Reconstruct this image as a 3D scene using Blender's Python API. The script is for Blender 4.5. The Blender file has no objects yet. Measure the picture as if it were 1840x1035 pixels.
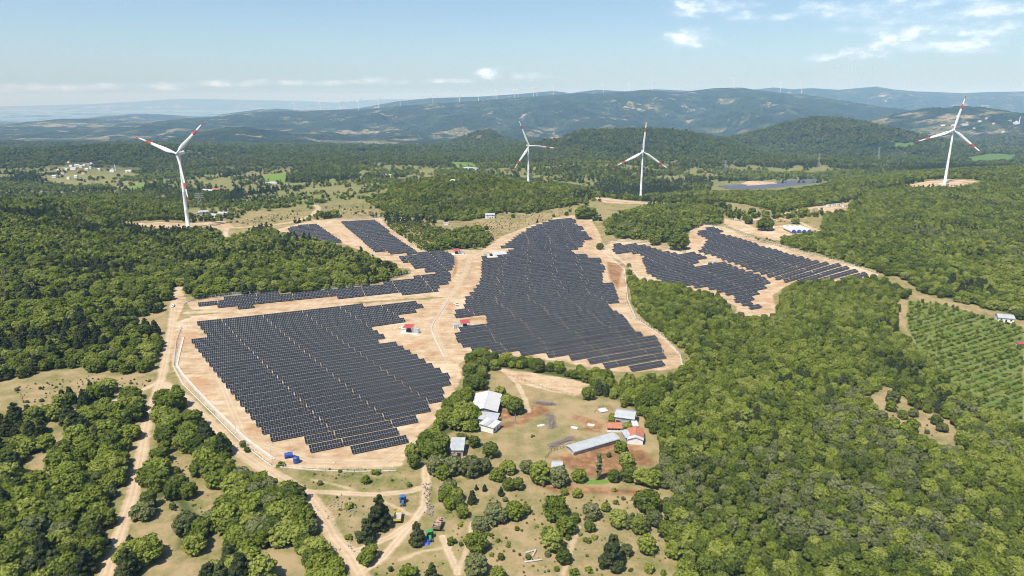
import bpy, math, random
import numpy as np
from math import radians as R, pi
random.seed(7); rng = np.random.default_rng(7)
sc = bpy.context.scene
COL = sc.collection
# ------------------------------------------------------------------ camera, light, exposure
CAM_H = 155.0; PITCH = R(15.4); FP = 1228.0           # metres, radians, focal length in photo pixels
cam_d = bpy.data.cameras.new('camera'); cam = bpy.data.objects.new('camera', cam_d); COL.objects.link(cam)
cam.location = (0, 0, CAM_H); cam.rotation_euler = (pi/2 - PITCH, 0, 0)
cam_d.sensor_width = 36; cam_d.lens = 36 * FP / 1840; cam_d.clip_start = 1; cam_d.clip_end = 200000
sc.camera = cam
SUN_EL, SUN_AZ = R(61), R(222)                        # azimuth of the sun, clockwise from +Y
sd = bpy.data.lights.new('sun', 'SUN'); sd.energy = 4.9; sd.angle = R(.53); sd.color = (1, .93, .80)
so = bpy.data.objects.new('sun', sd); COL.objects.link(so)
so.rotation_euler = (pi/2 - SUN_EL, 0, pi - SUN_AZ); so.location = (0, 0, 400)
sc.view_settings.view_transform = 'Standard'; sc.view_settings.look = 'None'
sc.view_settings.exposure = 0.58; sc.view_settings.gamma = 1
cy = sc.cycles
cy.use_denoising = True; cy.denoising_prefilter = 'FAST'; cy.filter_width = 1.0; cy.max_bounces = 5; cy.diffuse_bounces = 2; cy.glossy_bounces = 2
cy.transmission_bounces = 2; cy.volume_bounces = 0; cy.transparent_max_bounces = 6
cy.use_adaptive_sampling = True; cy.adaptive_threshold = 0.02

# ------------------------------------------------------------------ node helper
class NT:
    def __init__(s, tree): s.t = tree; tree.nodes.clear()
    def n(s, typ, ins=None, **kw):
        nd = s.t.nodes.new(typ)
        for k, v in kw.items(): setattr(nd, k, v)
        for k, v in (ins or {}).items(): s.put(nd.inputs[k], v)
        return nd
    def put(s, sock, v):
        if isinstance(v, bpy.types.NodeSocket): s.t.links.new(v, sock)
        elif isinstance(v, bpy.types.Node): s.t.links.new(v.outputs[0], sock)
        else:
            if isinstance(v, tuple) and len(v) == 3 and sock.type == 'RGBA': v = v + (1,)
            sock.default_value = v
    def m(s, op, a, b=0.0, c=None, clamp=False):
        i = {0: a, 1: b}
        if c is not None: i[2] = c
        return s.n('ShaderNodeMath', i, operation=op, use_clamp=clamp).outputs[0]
    def vm(s, op, a, b=(0, 0, 0)):
        return s.n('ShaderNodeVectorMath', {0: a, 1: b}, operation=op).outputs[0]
    def mix(s, f, a, b):
        nd = s.n('ShaderNodeMix', data_type='RGBA'); s.put(nd.inputs[0], f); s.put(nd.inputs[6], a); s.put(nd.inputs[7], b)
        return nd.outputs[2]
    def noise(s, vec, scale, detail=3, rough=.55, dim='3D'):
        return s.n('ShaderNodeTexNoise', {'Vector': vec, 'Scale': scale, 'Detail': detail, 'Roughness': rough}, noise_dimensions=dim).outputs[0]
    def ss(s, v, a, b):
        nd = s.n('ShaderNodeMapRange', {0: v, 1: a, 2: b}, interpolation_type='SMOOTHSTEP'); return nd.outputs[0]
    def ramp(s, f, stops):
        nd = s.n('ShaderNodeValToRGB', {0: f}); e = nd.color_ramp.elements
        while len(e) < len(stops): e.new(.5)
        for k, (p, c) in enumerate(stops): e[k].position = p; e[k].color = tuple(c) + (1,)
        return nd.outputs[0]
    def pos(s): return s.n('ShaderNodeNewGeometry').outputs['Position']

def new_mat(name):
    m = bpy.data.materials.new(name); m.use_nodes = True; return m, NT(m.node_tree)
def out_surf(T, shader): T.n('ShaderNodeOutputMaterial', {'Surface': shader})
def bsdf(T, color, rough=.8, **kw):
    i = {'Base Color': color, 'Roughness': rough}
    for k, v in kw.items(): i[k.replace('_', ' ')] = v
    return T.n('ShaderNodeBsdfPrincipled', i)
MATS = {}
def simple(name, c, rough=.6, var=.12, scale=1.5, metal=0.0, spec=.4):
    if name in MATS: return MATS[name]
    m, T = new_mat(name)
    co = T.n('ShaderNodeTexCoord').outputs['Object']
    nz = T.noise(co, scale, 4); nz2 = T.noise(co, scale*7, 2)
    f = T.m('MULTIPLY_ADD', nz, .7, T.m('MULTIPLY', nz2, .3))
    col = T.mix(T.ss(f, .35, .65), tuple(x*(1-var) for x in c), tuple(min(1, x*(1+var)) for x in c))
    b = bsdf(T, col, rough, Metallic=metal); b.inputs['Specular IOR Level'].default_value = spec
    out_surf(T, b); MATS[name] = m; return m

# ------------------------------------------------------------------ world: sky and clouds
def px_dir(u, v):
    a = (u-920)/FP; b = (517.5-v)/FP; c, s = math.cos(PITCH), math.sin(PITCH)
    return math.degrees(math.atan2(a, c+b*s)), math.degrees(math.atan2(-s+b*c, math.hypot(a, c+b*s)))
w = bpy.data.worlds.new('World'); sc.world = w; w.use_nodes = True
T = NT(w.node_tree)
sky = T.n('ShaderNodeTexSky', sky_type='NISHITA', sun_disc=False, sun_elevation=SUN_EL, sun_rotation=SUN_AZ,
          altitude=400, air_density=1.0, dust_density=1.6, ozone_density=1.4)
d = T.n('ShaderNodeTexCoord').outputs['Generated']
sx = T.n('ShaderNodeSeparateXYZ', {0: d})
az = T.m('MULTIPLY', T.m('ARCTAN2', sx.outputs[0], sx.outputs[1]), 180/pi)
el = T.m('MULTIPLY', T.m('ARCSINE', sx.outputs[2]), 180/pi)
q = T.n('ShaderNodeCombineXYZ', {0: az, 1: T.m('MULTIPLY', el, 2.2), 2: 0.0}).outputs[0]
fine = T.noise(q, .72, 7, .6); coarse = T.noise(q, .25, 3, .5)
wob = T.m('ADD', T.m('MULTIPLY', T.m('SUBTRACT', fine, .5), 2.5), T.m('MULTIPLY', T.m('SUBTRACT', coarse, .5), 1.2))
clouds = [  # u, v, half width, half height in the photo, strength
 (1240, 16, 40, 13, 1), (1290, 10, 60, 10, .6), (1330, 28, 26, 8, .8), (1236, 69, 50, 14, 1.05), (1400, 30, 50, 5, .7), (1480, 15, 45, 12, .95),
 (1560, 20, 110, 12, .55), (1630, 5, 120, 9, .7), (1680, 30, 120, 9, .55), (1770, 18, 50, 10, .9), (1560, 52, 70, 5, .4), (1835, 16, 14, 6, .7),
 (1478, 102, 24, 6, .9), (1540, 94, 32, 10, 1), (1590, 80, 30, 17, 1.05), (1640, 63, 26, 13, 1), (1640, 84, 60, 10, .6), (1720, 82, 60, 11, 1), (1740, 54, 70, 12, .95), (1810, 60, 30, 8, .5),
 (878, 132, 26, 9, 1.1), (940, 137, 30, 6, .6), (90, 157, 60, 6, .75), (0, 160, 40, 6, .6), (175, 155, 40, 5, .6), (290, 154, 45, 6, .7), (395, 150, 34, 6, .9), (460, 149, 30, 5, .6), (540, 149, 55, 4, .7), (610, 148, 45, 4, .7), (675, 144, 28, 7, .95), (715, 147, 30, 4, .7), (800, 145, 55, 4, .75), (990, 138, 30, 3, .4)]
dens = None
for (u, v, ru, rv, st) in clouds:
    a0, e0 = px_dir(u, v); k = 360/(2*pi)/FP
    dx = T.m('MULTIPLY', T.m('SUBTRACT', az, a0), 1/(ru*k*1.3)); dy = T.m('MULTIPLY', T.m('SUBTRACT', el, e0), 1/(rv*k*1.45))
    r2 = T.m('ADD', T.m('MULTIPLY', dx, dx), T.m('MULTIPLY', dy, dy))
    c1 = T.m('SUBTRACT', 1.0, r2)
    val = T.m('MULTIPLY', T.ss(T.m('ADD', c1, wob), .1, 1.45), st)
    val = T.m('MULTIPLY', val, T.ss(r2, 2.0, .5))
    dens = val if dens is None else T.m('MAXIMUM', dens, val)
shade = T.ss(T.m('ADD', T.m('MULTIPLY', fine, 1.0), T.m('MULTIPLY', dens, .45)), .45, 1.1)
ccol = T.mix(shade, (6.2, 6.7, 7.4), (9.3, 9.1, 8.9))
# the dome's own hue: a touch greyer towards the horizon, as Mediterranean summer air is
veil = T.ss(el, 12, -1)
skyc = T.mix(T.m('MULTIPLY', veil, .30), sky.outputs[0], (5.5, 7.0, 7.7))
colr = T.mix(T.m('MULTIPLY', dens, .88, clamp=True), skyc, ccol)
colr = T.vm('MULTIPLY', colr, (.86, .97, 1.07))
bg = T.n('ShaderNodeBackground', {0: colr, 1: 0.092})
T.n('ShaderNodeOutputWorld', {'Surface': bg})

# ------------------------------------------------------------------ terrain height
cP, sP = math.cos(PITCH), math.sin(PITCH)
def tan_dep(v):
    b = (517.5-np.asarray(v, float))/FP; return (sP-b*cP)/(cP+b*sP)
def unproj(u, v, Y):
    a = (np.asarray(u, float)-920)/FP; b = (517.5-np.asarray(v, float))/FP; k = Y/(cP+b*sP)
    return k*a, Y+0*k, CAM_H+k*(-sP+b*cP)
_tab = rng.random((256, 256))
def vnoise(x, y):
    xi = np.floor(x).astype(int); yi = np.floor(y).astype(int); fx = x-xi; fy = y-yi
    fx = fx*fx*(3-2*fx); fy = fy*fy*(3-2*fy)
    g = lambda i, j: _tab[(xi+i) & 255, (yi+j) & 255]
    return (g(0, 0)*(1-fx)+g(1, 0)*fx)*(1-fy)+(g(0, 1)*(1-fx)+g(1, 1)*fx)*fy
def fbm(x, y, o=4):
    s = 0; a = .5
    for k in range(o): s = s+a*vnoise(x*2**k+17.3*k, y*2**k+5.1*k); a *= .5
    return s/(1-.5**o)
XYZ = [(-400,60,0),(0,60,0),(400,60,0),(-300,150,0),(0,150,0),(300,150,0),(-200,300,0),(0,300,0),(200,300,-2),(-120,450,0),(90,470,0),(0,600,0),(-15,720,1),(30,900,0),(-30,820,1),
 (-200,600,3),(-250,850,0),(-402,845,0),(-440,845,0),(-360,850,0),(-200,700,0),(-150,850,0),(-350,500,6),(-450,600,14),(-600,650,20),(-640,800,28),(-560,900,16),(-480,920,2),(-250,250,0),
 (60,690,-3),(91,699,-6),(115,718,-6),(160,720,-3),(239,584,0),(297,610,9.5),(110,560,-3),(330,700,12),(450,760,17),(420,600,10),(330,480,3),(400,430,0),(500,560,8),(600,750,18),(762,1202,11),(740,1180,11),(790,1200,11),
 (36,1390,-26),(244,1285,-30),(270,1285,-30),(-600,300,5),(600,300,0),(-900,600,25),(900,600,15),(-1300,900,30),(1300,900,30),(-1700,1500,-30),(1700,1500,10),(-2600,2300,-40),(2600,2300,-30)]
UVY = [(0,369,850,9),(135,384,860,9),(1700,360,960,7),(1830,400,820,7),(1830,330,1150,7),(1560,400,800,7),(1600,345,1080,7),(1690,312,1260,8),(1560,320,1300,8),(1840,302,1320,8),(1430,336,1250,8),(1300,340,1250,8),
 (1400,328,1720,0),(1330,330,1650,0),(1470,326,1720,0),(1300,300,1950,8),(1700,290,2200,8),(1500,290,2100,8),(1840,290,2200,8),(1100,290,2000,8),(1100,320,1650,8),(950,300,1800,8),(1040,300,1750,8),(900,290,2100,8),(700,300,1950,8),(700,320,1600,6),(600,330,1450,6),(600,350,1200,4),
 (600,372,1010,1),(480,375,1000,2),(430,357,1250,8),(300,350,1300,8),(250,330,1600,8),(100,345,1450,8),(0,340,1500,8),(130,303,2100,2),(130,330,1800,8),(0,300,2100,8),(300,300,2200,8),(400,310,2000,6),(500,320,1750,2),(500,300,2100,6),(600,300,2000,2),
 (833,310,1130,8),(749,325,1130,8),(900,320,1130,8),(972,328,1130,8),(1040,338,1100,8),(900,350,1010,7),(820,380,950,5),(950,370,960,7),(700,360,1050,6),(1060,362,1000,5),(1110,400,850,7),(1480,372,930,2),(1430,415,800,1)]
pts = [p for p in XYZ]
for (u, v, Y, dz) in UVY:
    x, y, z = unproj(u, v, Y); pts.append((float(x), float(Y), float(z)-dz))
pts = np.array(pts, float)
def warp(x, y):
    yy = np.maximum(y, 40); return np.stack([x/(yy+250)*2.4, np.log(yy+250)*2.0], -1)
Wc = warp(pts[:, 0], pts[:, 1]); C2 = .10**2
def phi(a, b): return np.sqrt(((a[:, None, :]-b[None, :, :])**2).sum(-1)+C2)
n_ = len(pts); A_ = np.zeros((n_+3, n_+3)); A_[:n_, :n_] = phi(Wc, Wc)-np.eye(n_)*.015
A_[:n_, n_:] = np.c_[np.ones(n_), Wc]; A_[n_:, :n_] = A_[:n_, n_:].T
sol = np.linalg.solve(A_, np.r_[pts[:, 2], 0, 0, 0])
def base_h(x, y):
    o = np.empty(x.size); xf = x.ravel(); yf = y.ravel()
    for i in range(0, x.size, 60000):
        q = warp(xf[i:i+60000], yf[i:i+60000]); o[i:i+60000] = phi(q, Wc) @ sol[:n_]+sol[n_]+q @ sol[n_+1:]
    return np.clip(o, -110, 60).reshape(x.shape)
RIDGES = [  # distance, front width, back width, tree height, crest in the photo
 (2700, 480, 600, 8, [(-400,275),(0,267),(68,265),(118,262),(169,259),(237,259),(281,259),(328,264),(372,270),(440,277),(507,286),(600,305)], .35),
 (3000, 700, 600, 8, [(790,300),(850,275),(950,255),(1006,250),(1030,237),(1057,232),(1118,231),(1168,229),(1220,233),(1291,245),(1330,256),(1400,285)], .3),
 (3700, 1100, 800, 8, [(1180,290),(1300,250),(1355,239),(1389,228),(1430,216),(1457,210),(1487,209),(1524,213),(1558,219),(1620,236),(1700,258),(1840,285)], .3),
 (5500, 1900, 1000, 6, [(1460,262),(1500,240),(1572,216),(1609,203),(1660,193),(1710,188),(1748,188),(1795,196),(1840,203),(1950,215),(2200,240)], .3),
 (4200, 600, 600, 2, [(770,265),(810,255),(854,238),(881,235),(900,245),(960,266)], .15),
 (5200, 1100, 900, 6, [(310,268),(348,245),(365,233),(406,226),(436,225),(467,230),(507,238),(555,246),(640,268)], .3),
 (9500, 4000, 2500, 0, [(-300,232),(0,226),(34,229),(60,225),(85,221),(115,213),(142,213),(189,216),(237,219),(304,216),(338,212),(389,209),(453,202),(528,199),(600,197),(647,197),(681,194),(715,190),(769,186),(837,182),(904,177),(938,174),(989,171),(1040,167),(1090,166),(1124,164),(1158,161),(1220,166),(1281,158),(1332,157),(1355,161),(1396,166),(1440,169),(1490,177),(1560,190),(1700,205),(1840,215),(2100,230)], .5),
 (14000, 3600, 3000, 0, [(-300,240),(60,236),(150,217),(190,208),(237,205),(285,205),(320,212),(380,214),(416,203),(470,196),(500,195),(560,200),(647,194),(718,181),(776,176),(870,173),(940,168),(996,163),(1023,167),(1073,161),(1124,164),(1175,160),(1220,162),(1300,166),(1369,159),(1389,157),(1423,160),(1456,158),(1507,161),(1575,155),(1599,160),(1643,164),(1680,165),(1727,167),(1780,165),(1840,164),(2100,165)], .45),
 (40000, 5000, 5000, 0, [(-400,192),(0,191),(160,187),(250,182),(330,177),(400,178),(540,181),(600,184),(680,178),(760,178),(850,177),(950,176),(1100,170),(1400,166),(1700,166),(1840,166),(2300,170)], .2)]
FLY = [0, 2300, 3300, 5500, 9000, 13000, 17000, 50000]; FLZ = [-50, -50, -80, -145, -205, -300, -352, -352]
def height(x, y):
    x = np.asarray(x, float); y = np.asarray(y, float)
    h = base_h(x, y)
    far = y > 2100
    if far.any():
        xf, yf = x[far], y[far]
        fl = np.interp(yf, FLY, FLZ)+(fbm(xf/700, yf/700, 4)-.5)*np.interp(yf, [2000, 5000, 12000], [25, 60, 70])
        k = np.clip((yf-2150)/700, 0, 1); k = k*k*(3-2*k)
        z = h[far]*(1-k)+fl*k
        for (Yc, wf, wb, dz, prof, rough) in RIDGES:
            pu = np.array([p[0] for p in prof]); pv = np.array([p[1] for p in prof])
            s = (pu-920)/FP/(cP+(517.5-pv)/FP*sP); zc = CAM_H-Yc*tan_dep(pv)-dz
            sx_ = xf/Yc
            zz = np.interp(sx_, s, zc)
            wig = (fbm(xf/(Yc*.06)+3, yf/(Yc*.12), 4)-.5)
            dd = (yf-Yc)/np.where(yf < Yc, wf, wb)
            dd = np.where(np.abs(dd) < .12, dd, dd+wig*rough*np.clip((np.abs(dd)-.12)*2.2, 0, 1)*1.6)
            g = np.clip(1-np.abs(dd), 0, 1); g = g*g*(3-2*g)*.55+.45*g
            prev = z
            add = prev+(zz-prev)*g
            z = np.where(zz > prev, add, prev)
            gul = (np.abs(fbm(xf/(Yc*.035), yf/(Yc*.035)+9, 4)-.5)*2)
            z = z-gul*np.clip(zz-fl, 0, 400)*.24*np.clip(np.abs(dd)*3, 0, 1)*(g > 0)
        h = h.copy(); h[far] = z
    h = h+(fbm(x/38, y/38, 3)-.5)*np.interp(y, [900, 1500], [.35, 1.4])
    return h
def ground(px):
    """Points of the terrain met by the sight lines of photo pixels."""
    px = np.asarray(px, float).reshape(-1, 2); o = np.zeros((len(px), 3))
    a = (px[:, 0]-920)/FP; b = (517.5-px[:, 1])/FP; den = cP+b*sP; sx_ = a/den; t = (sP-b*cP)/den
    Ys = np.exp(np.linspace(math.log(120), math.log(16000), 420))
    X = sx_[:, None]*Ys[None]; Z = height(X, np.broadcast_to(Ys, X.shape)); below = (CAM_H-t[:, None]*Ys[None]) <= Z
    i = np.where(below.any(1), below.argmax(1), len(Ys)-1); i = np.maximum(i, 1)
    lo = Ys[i-1].copy(); hi = Ys[i].copy()
    for _ in range(14):
        m = (lo+hi)/2; hit = (CAM_H-t*m) <= height(sx_*m, m); hi = np.where(hit, m, hi); lo = np.where(hit, lo, m)
    o[:, 0] = sx_*hi; o[:, 1] = hi; o[:, 2] = height(o[:, 0], o[:, 1]); return o
def G(u, v): return ground([(u, v)])[0]
def hz(x, y): return float(height(np.array([x]), np.array([y]))[0])
def crop(x0, y0, k, p): return [(x0+k*x, y0+k*y) for x, y in p]
def px_per_m(P):
    return FP/(P[..., 1]*cP+(CAM_H-P[..., 2])*sP)
def project(P):
    x, y, z = P[..., 0], P[..., 1], P[..., 2]-CAM_H; dd = y*cP-z*sP
    return np.stack([920+FP*x/dd, 517.5-FP*(y*sP+z*cP)/dd], -1)
def inside(poly, x, y):
    r = np.zeros(x.shape, bool); j = len(poly)-1
    for i in range(len(poly)):
        xi, yi = poly[i][:2]; xj, yj = poly[j][:2]
        if yi != yj: r ^= ((yi > y) != (yj > y)) & (x < (xj-xi)*(y-yi)/(yj-yi)+xi)
        j = i
    return r
def seg_dist(P, x, y, closed):
    dm = np.full(x.shape, 1e9); n = len(P)
    for i in range(n if closed else n-1):
        ax, ay = P[i][:2]; bx, by = P[(i+1) % n][:2]; ex, ey = bx-ax, by-ay; L = ex*ex+ey*ey+1e-9
        t = np.clip(((x-ax)*ex+(y-ay)*ey)/L, 0, 1); dm = np.minimum(dm, (x-ax-t*ex)**2+(y-ay-t*ey)**2)
    return np.sqrt(dm)
class Region:
    def __init__(s, px, line=None, wavy=False):
        s.P = ground(px)[:, :2]; s.line = line; s.wavy = wavy
        mg = 14+(line or 0)+(60 if wavy else 0); s.lo = s.P.min(0)-mg; s.hi = s.P.max(0)+mg
    def sdf(s, x, y):
        o = np.full(x.shape, -20.); m = (x > s.lo[0]) & (x < s.hi[0]) & (y > s.lo[1]) & (y < s.hi[1])
        if m.any():
            xx, yy = x[m], y[m]
            if s.line: o[m] = s.line-seg_dist(s.P, xx, yy, False)
            else: o[m] = seg_dist(s.P, xx, yy, True)*np.where(inside(s.P, xx, yy), 1, -1)
            if s.wavy: o[m] += (fbm(xx/55+7, yy/45+2, 3)-.5)*np.clip((yy-850)/9, 0, 150)
        return o
def sdf_all(regs, x, y):
    o = np.full(x.shape, -20.)
    for r in regs: o = np.maximum(o, r.sdf(x, y))
    return o
# ------------------------------------------------------------------ land cover, as outlines on the ground
DIRT = [Region(p) for p in (
 [(322,518),(335,538),(316,580),(345,568),(420,560),(520,553),(640,545),(770,538),(800,535),(790,560),(775,590),(790,630),(815,650),(830,665),(825,690),(800,725),(785,755),(740,790),(722,838),(640,842),(560,842),(490,838),(440,797),(385,742),(325,688),(308,655),(306,600),(312,550)],
 [(330,540),(345,556),(420,564),(560,552),(700,538),(800,533),(845,500),(868,470),(860,450),(820,448),(760,456),(735,478),(740,492),(650,520),(560,527),(430,530),(350,540)],
 [(498,412),(560,396),(600,394),(640,393),(685,392),(700,410),(765,455),(735,482),(700,480),(690,462),(640,447),(600,432),(520,427)],
 [(818,456),(870,448),(900,425),(940,410),(1000,390),(1035,386),(1062,392),(1078,420),(1085,445),(1122,480),(1126,540),(1140,572),(1188,602),(1218,630),(1230,660),(1200,664),(1150,668),(1110,668),(1060,660),(1000,648),(900,640),(860,632),(822,655),(790,630),(770,590),(785,560),(800,535),(790,520),(830,500),(840,480)],
 [(1080,446),(1100,433),(1170,437),(1232,455),(1240,415),(1265,404),(1300,408),(1340,425),(1440,455),(1520,475),(1582,494),(1560,500),(1500,508),(1415,512),(1388,530),(1398,567),(1355,572),(1318,570),(1325,552),(1290,533),(1210,515),(1150,503),(1130,480)],
 [(1300,391),(1330,398),(1360,410),(1420,402),(1470,410),(1478,422),(1440,428),(1395,432),(1345,420),(1303,404)],
 [(1472,373),(1526,364),(1520,379),(1485,383)],
 [(1622,334),(1670,325),(1700,322),(1755,325),(1760,330),(1715,339),(1640,338)],
 [(236,402),(290,399),(345,401),(402,397),(422,407),(395,416),(310,413)],
 [(1060,354),(1100,357),(1150,362),(1195,364),(1150,367),(1090,365)],
 [(893,662),(940,668),(1030,682),(1058,690),(1038,712),(985,702),(930,688)],
 [(1330,330),(1345,325),(1400,326),(1398,333),(1350,335)])]
ROADS = [Region(p, w_) for p, w_ in (
 ([(322,516),(312,545),(310,570),(303,620),(290,680),(275,720),(262,770),(252,830),(238,890),(220,945),(205,990),(190,1040)], 2.6),
 ([(295,690),(340,722),(390,772),(430,812),(470,838),(510,864),(555,892),(580,925),(600,965),(630,1000),(652,1040)], 3.2),
 ([(0,765),(50,748),(120,741),(190,725),(240,708),(290,685)], 1.5),
 ([(553,883),(620,886),(680,889),(740,882),(768,872)], 1.7), ([(650,1028),(690,1000),(740,940),(762,910),(766,870),(765,838)], 1.9), ([(632,990),(650,987),(700,965),(745,935)], 1.6),
 ([(845,462),(836,490),(822,515),(800,545),(785,575),(783,600),(800,640)], 3.0),
 ([(335,562),(420,558),(560,547),(700,530),(810,525)], 3.0),
 ([(848,462),(880,445),(910,424),(960,404),(1030,389),(1062,395)], 2.6),
 ([(400,410),(480,406),(530,398),(562,386),(573,374),(566,368)], 4.0), ([(407,410),(405,420),(410,436)], 3.0),
 ([(1325,400),(1400,387),(1440,377),(1525,366)], 4.0), ([(1400,392),(1440,400),(1475,416)], 2.5),
 ([(820,1030),(835,1000),(845,965),(850,940)], 1.0), ([(795,965),(810,1000),(822,1030)], 1.2), ([(720,1005),(760,990),(810,983)], .6),
 ([(560,395),(600,405),(640,432),(665,452),(700,475)], 3.0),
 ([(1010,1035),(1030,975),(1040,945)], .7), ([(905,665),(930,690),(945,720),(950,740)], 1.2), ([(560,862),(600,870),(640,882)], .4), ([(680,897),(720,915),(745,930)], .5),
 ([(370,620),(440,790),(560,828),(690,830),(745,790)], 2.4))]
MUD = [Region(p) for p in (crop(780,620,.2717, [(900,720),(1190,640),(1320,650),(1460,760),(1440,800),(1330,800),(1240,820),(1140,880),(1000,870),(870,800),(760,750)]),
 crop(780,620,.2717, [(420,350),(470,430),(540,450),(520,500),(430,490),(390,470)]), crop(780,620,.2717, [(640,400),(740,390),(770,460),(680,470),(600,520),(420,560),(440,520),(560,500)]),
 crop(780,620,.2717, [(910,455),(1040,490),(1120,520),(1100,580),(960,560),(1020,530),(920,490)]),
 [(815,450),(822,470),(820,490),(812,500),(818,475)], [(1090,470),(1120,475),(1110,520),(1095,500)], [(955,870),(1010,872),(1160,880),(1155,890),(1000,886)], [(850,262),(812,257),(850,241),(884,236),(888,247)])]
TAN = [Region(p, wavy=True) for p in ([(805,408),(870,398),(900,392),(960,382),(1040,366),(1050,372),(1035,384),(960,400),(905,418),(880,440),(850,420),(818,424)],
 [(415,318),(460,306),(500,303),(480,312),(440,322)], [(570,346),(640,334),(655,338),(590,350)], [(400,402),(450,385),(540,374),(562,380),(545,394),(480,405),(420,410)],
 [(565,372),(600,360),(680,357),(692,388),(640,393),(590,393)], [(65,312),(110,294),(180,291),(215,302),(285,315),(200,322),(255,330),(220,345),(180,335),(100,332)],
 [(640,308),(700,298),(760,296),(755,306),(690,312)], [(955,294),(1040,294),(1040,300),(960,302)], [(1170,288),(1240,285),(1250,300),(1180,300)], [(1225,310),(1240,298),(1290,302),(1300,315),(1250,322)],
 [(1060,362),(1180,366),(1130,378),(1085,392),(1062,390)], [(1295,362),(1340,368),(1385,378),(1380,384),(1320,380)],
 [(20,690),(150,672),(275,675),(285,690),(200,722),(120,735),(60,742),(20,715)], [(215,572),(300,560),(300,580),(275,592),(235,580)],
 [(1558,720),(1600,700),(1640,735),(1705,760),(1720,790),(1690,805),(1640,772),(1600,760)],
 [(1620,535),(1700,540),(1770,560),(1770,572),(1720,560),(1640,560),(1625,590),(1610,560)],
 [(1560,216),(1640,200),(1720,205),(1800,215),(1840,222),(1840,250),(1760,240),(1690,238),(1580,228)], [(1420,310),(1500,290),(1460,286)],
 [(1540,262),(1600,258),(1600,264),(1550,268)], [(415,322),(500,304),(535,301),(470,317)], [(585,318),(650,308),(662,315),(600,324)], [(520,347),(580,337),(640,331),(600,345)], [(640,297),(690,290),(722,294),(660,301)], [(870,293),(930,288),(962,292),(900,299)], [(1040,301),(1100,296),(1112,302)], [(700,318),(770,306),(790,311),(720,324)], [(360,330),(400,318),(425,322),(390,336)], [(1180,322),(1230,315),(1250,324),(1200,330)])]
CROP = [Region(p) for p in ([(468,322),(480,315),(515,312),(513,330),(482,329)], [(1608,258),(1645,255),(1640,263),(1610,266)], [(1725,282),(1780,275),(1830,278),(1815,290),(1750,292)], [(800,290),(850,292),(858,302),(820,300)],
 [(1082,396),(1130,374),(1160,371),(1120,384),(1095,400)], [(230,338),(258,328),(258,342),(228,346)], crop(780,620,.2717, [(980,890),(1160,890),(1150,915),(990,920)]))]
GREEN_ORCH = Region([(1632,540),(1700,548),(1790,575),(1840,590),(1840,770),(1760,735),(1700,690),(1660,640),(1630,590)])
ROWS_ORCH = Region([(520,322),(580,290),(612,293),(650,305),(640,318),(560,324)])
ROWS_ORCH2 = Region([(270,352),(400,340),(420,346),(400,360),(280,362)])
BROWN_ORCH = TAN[0]
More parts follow.
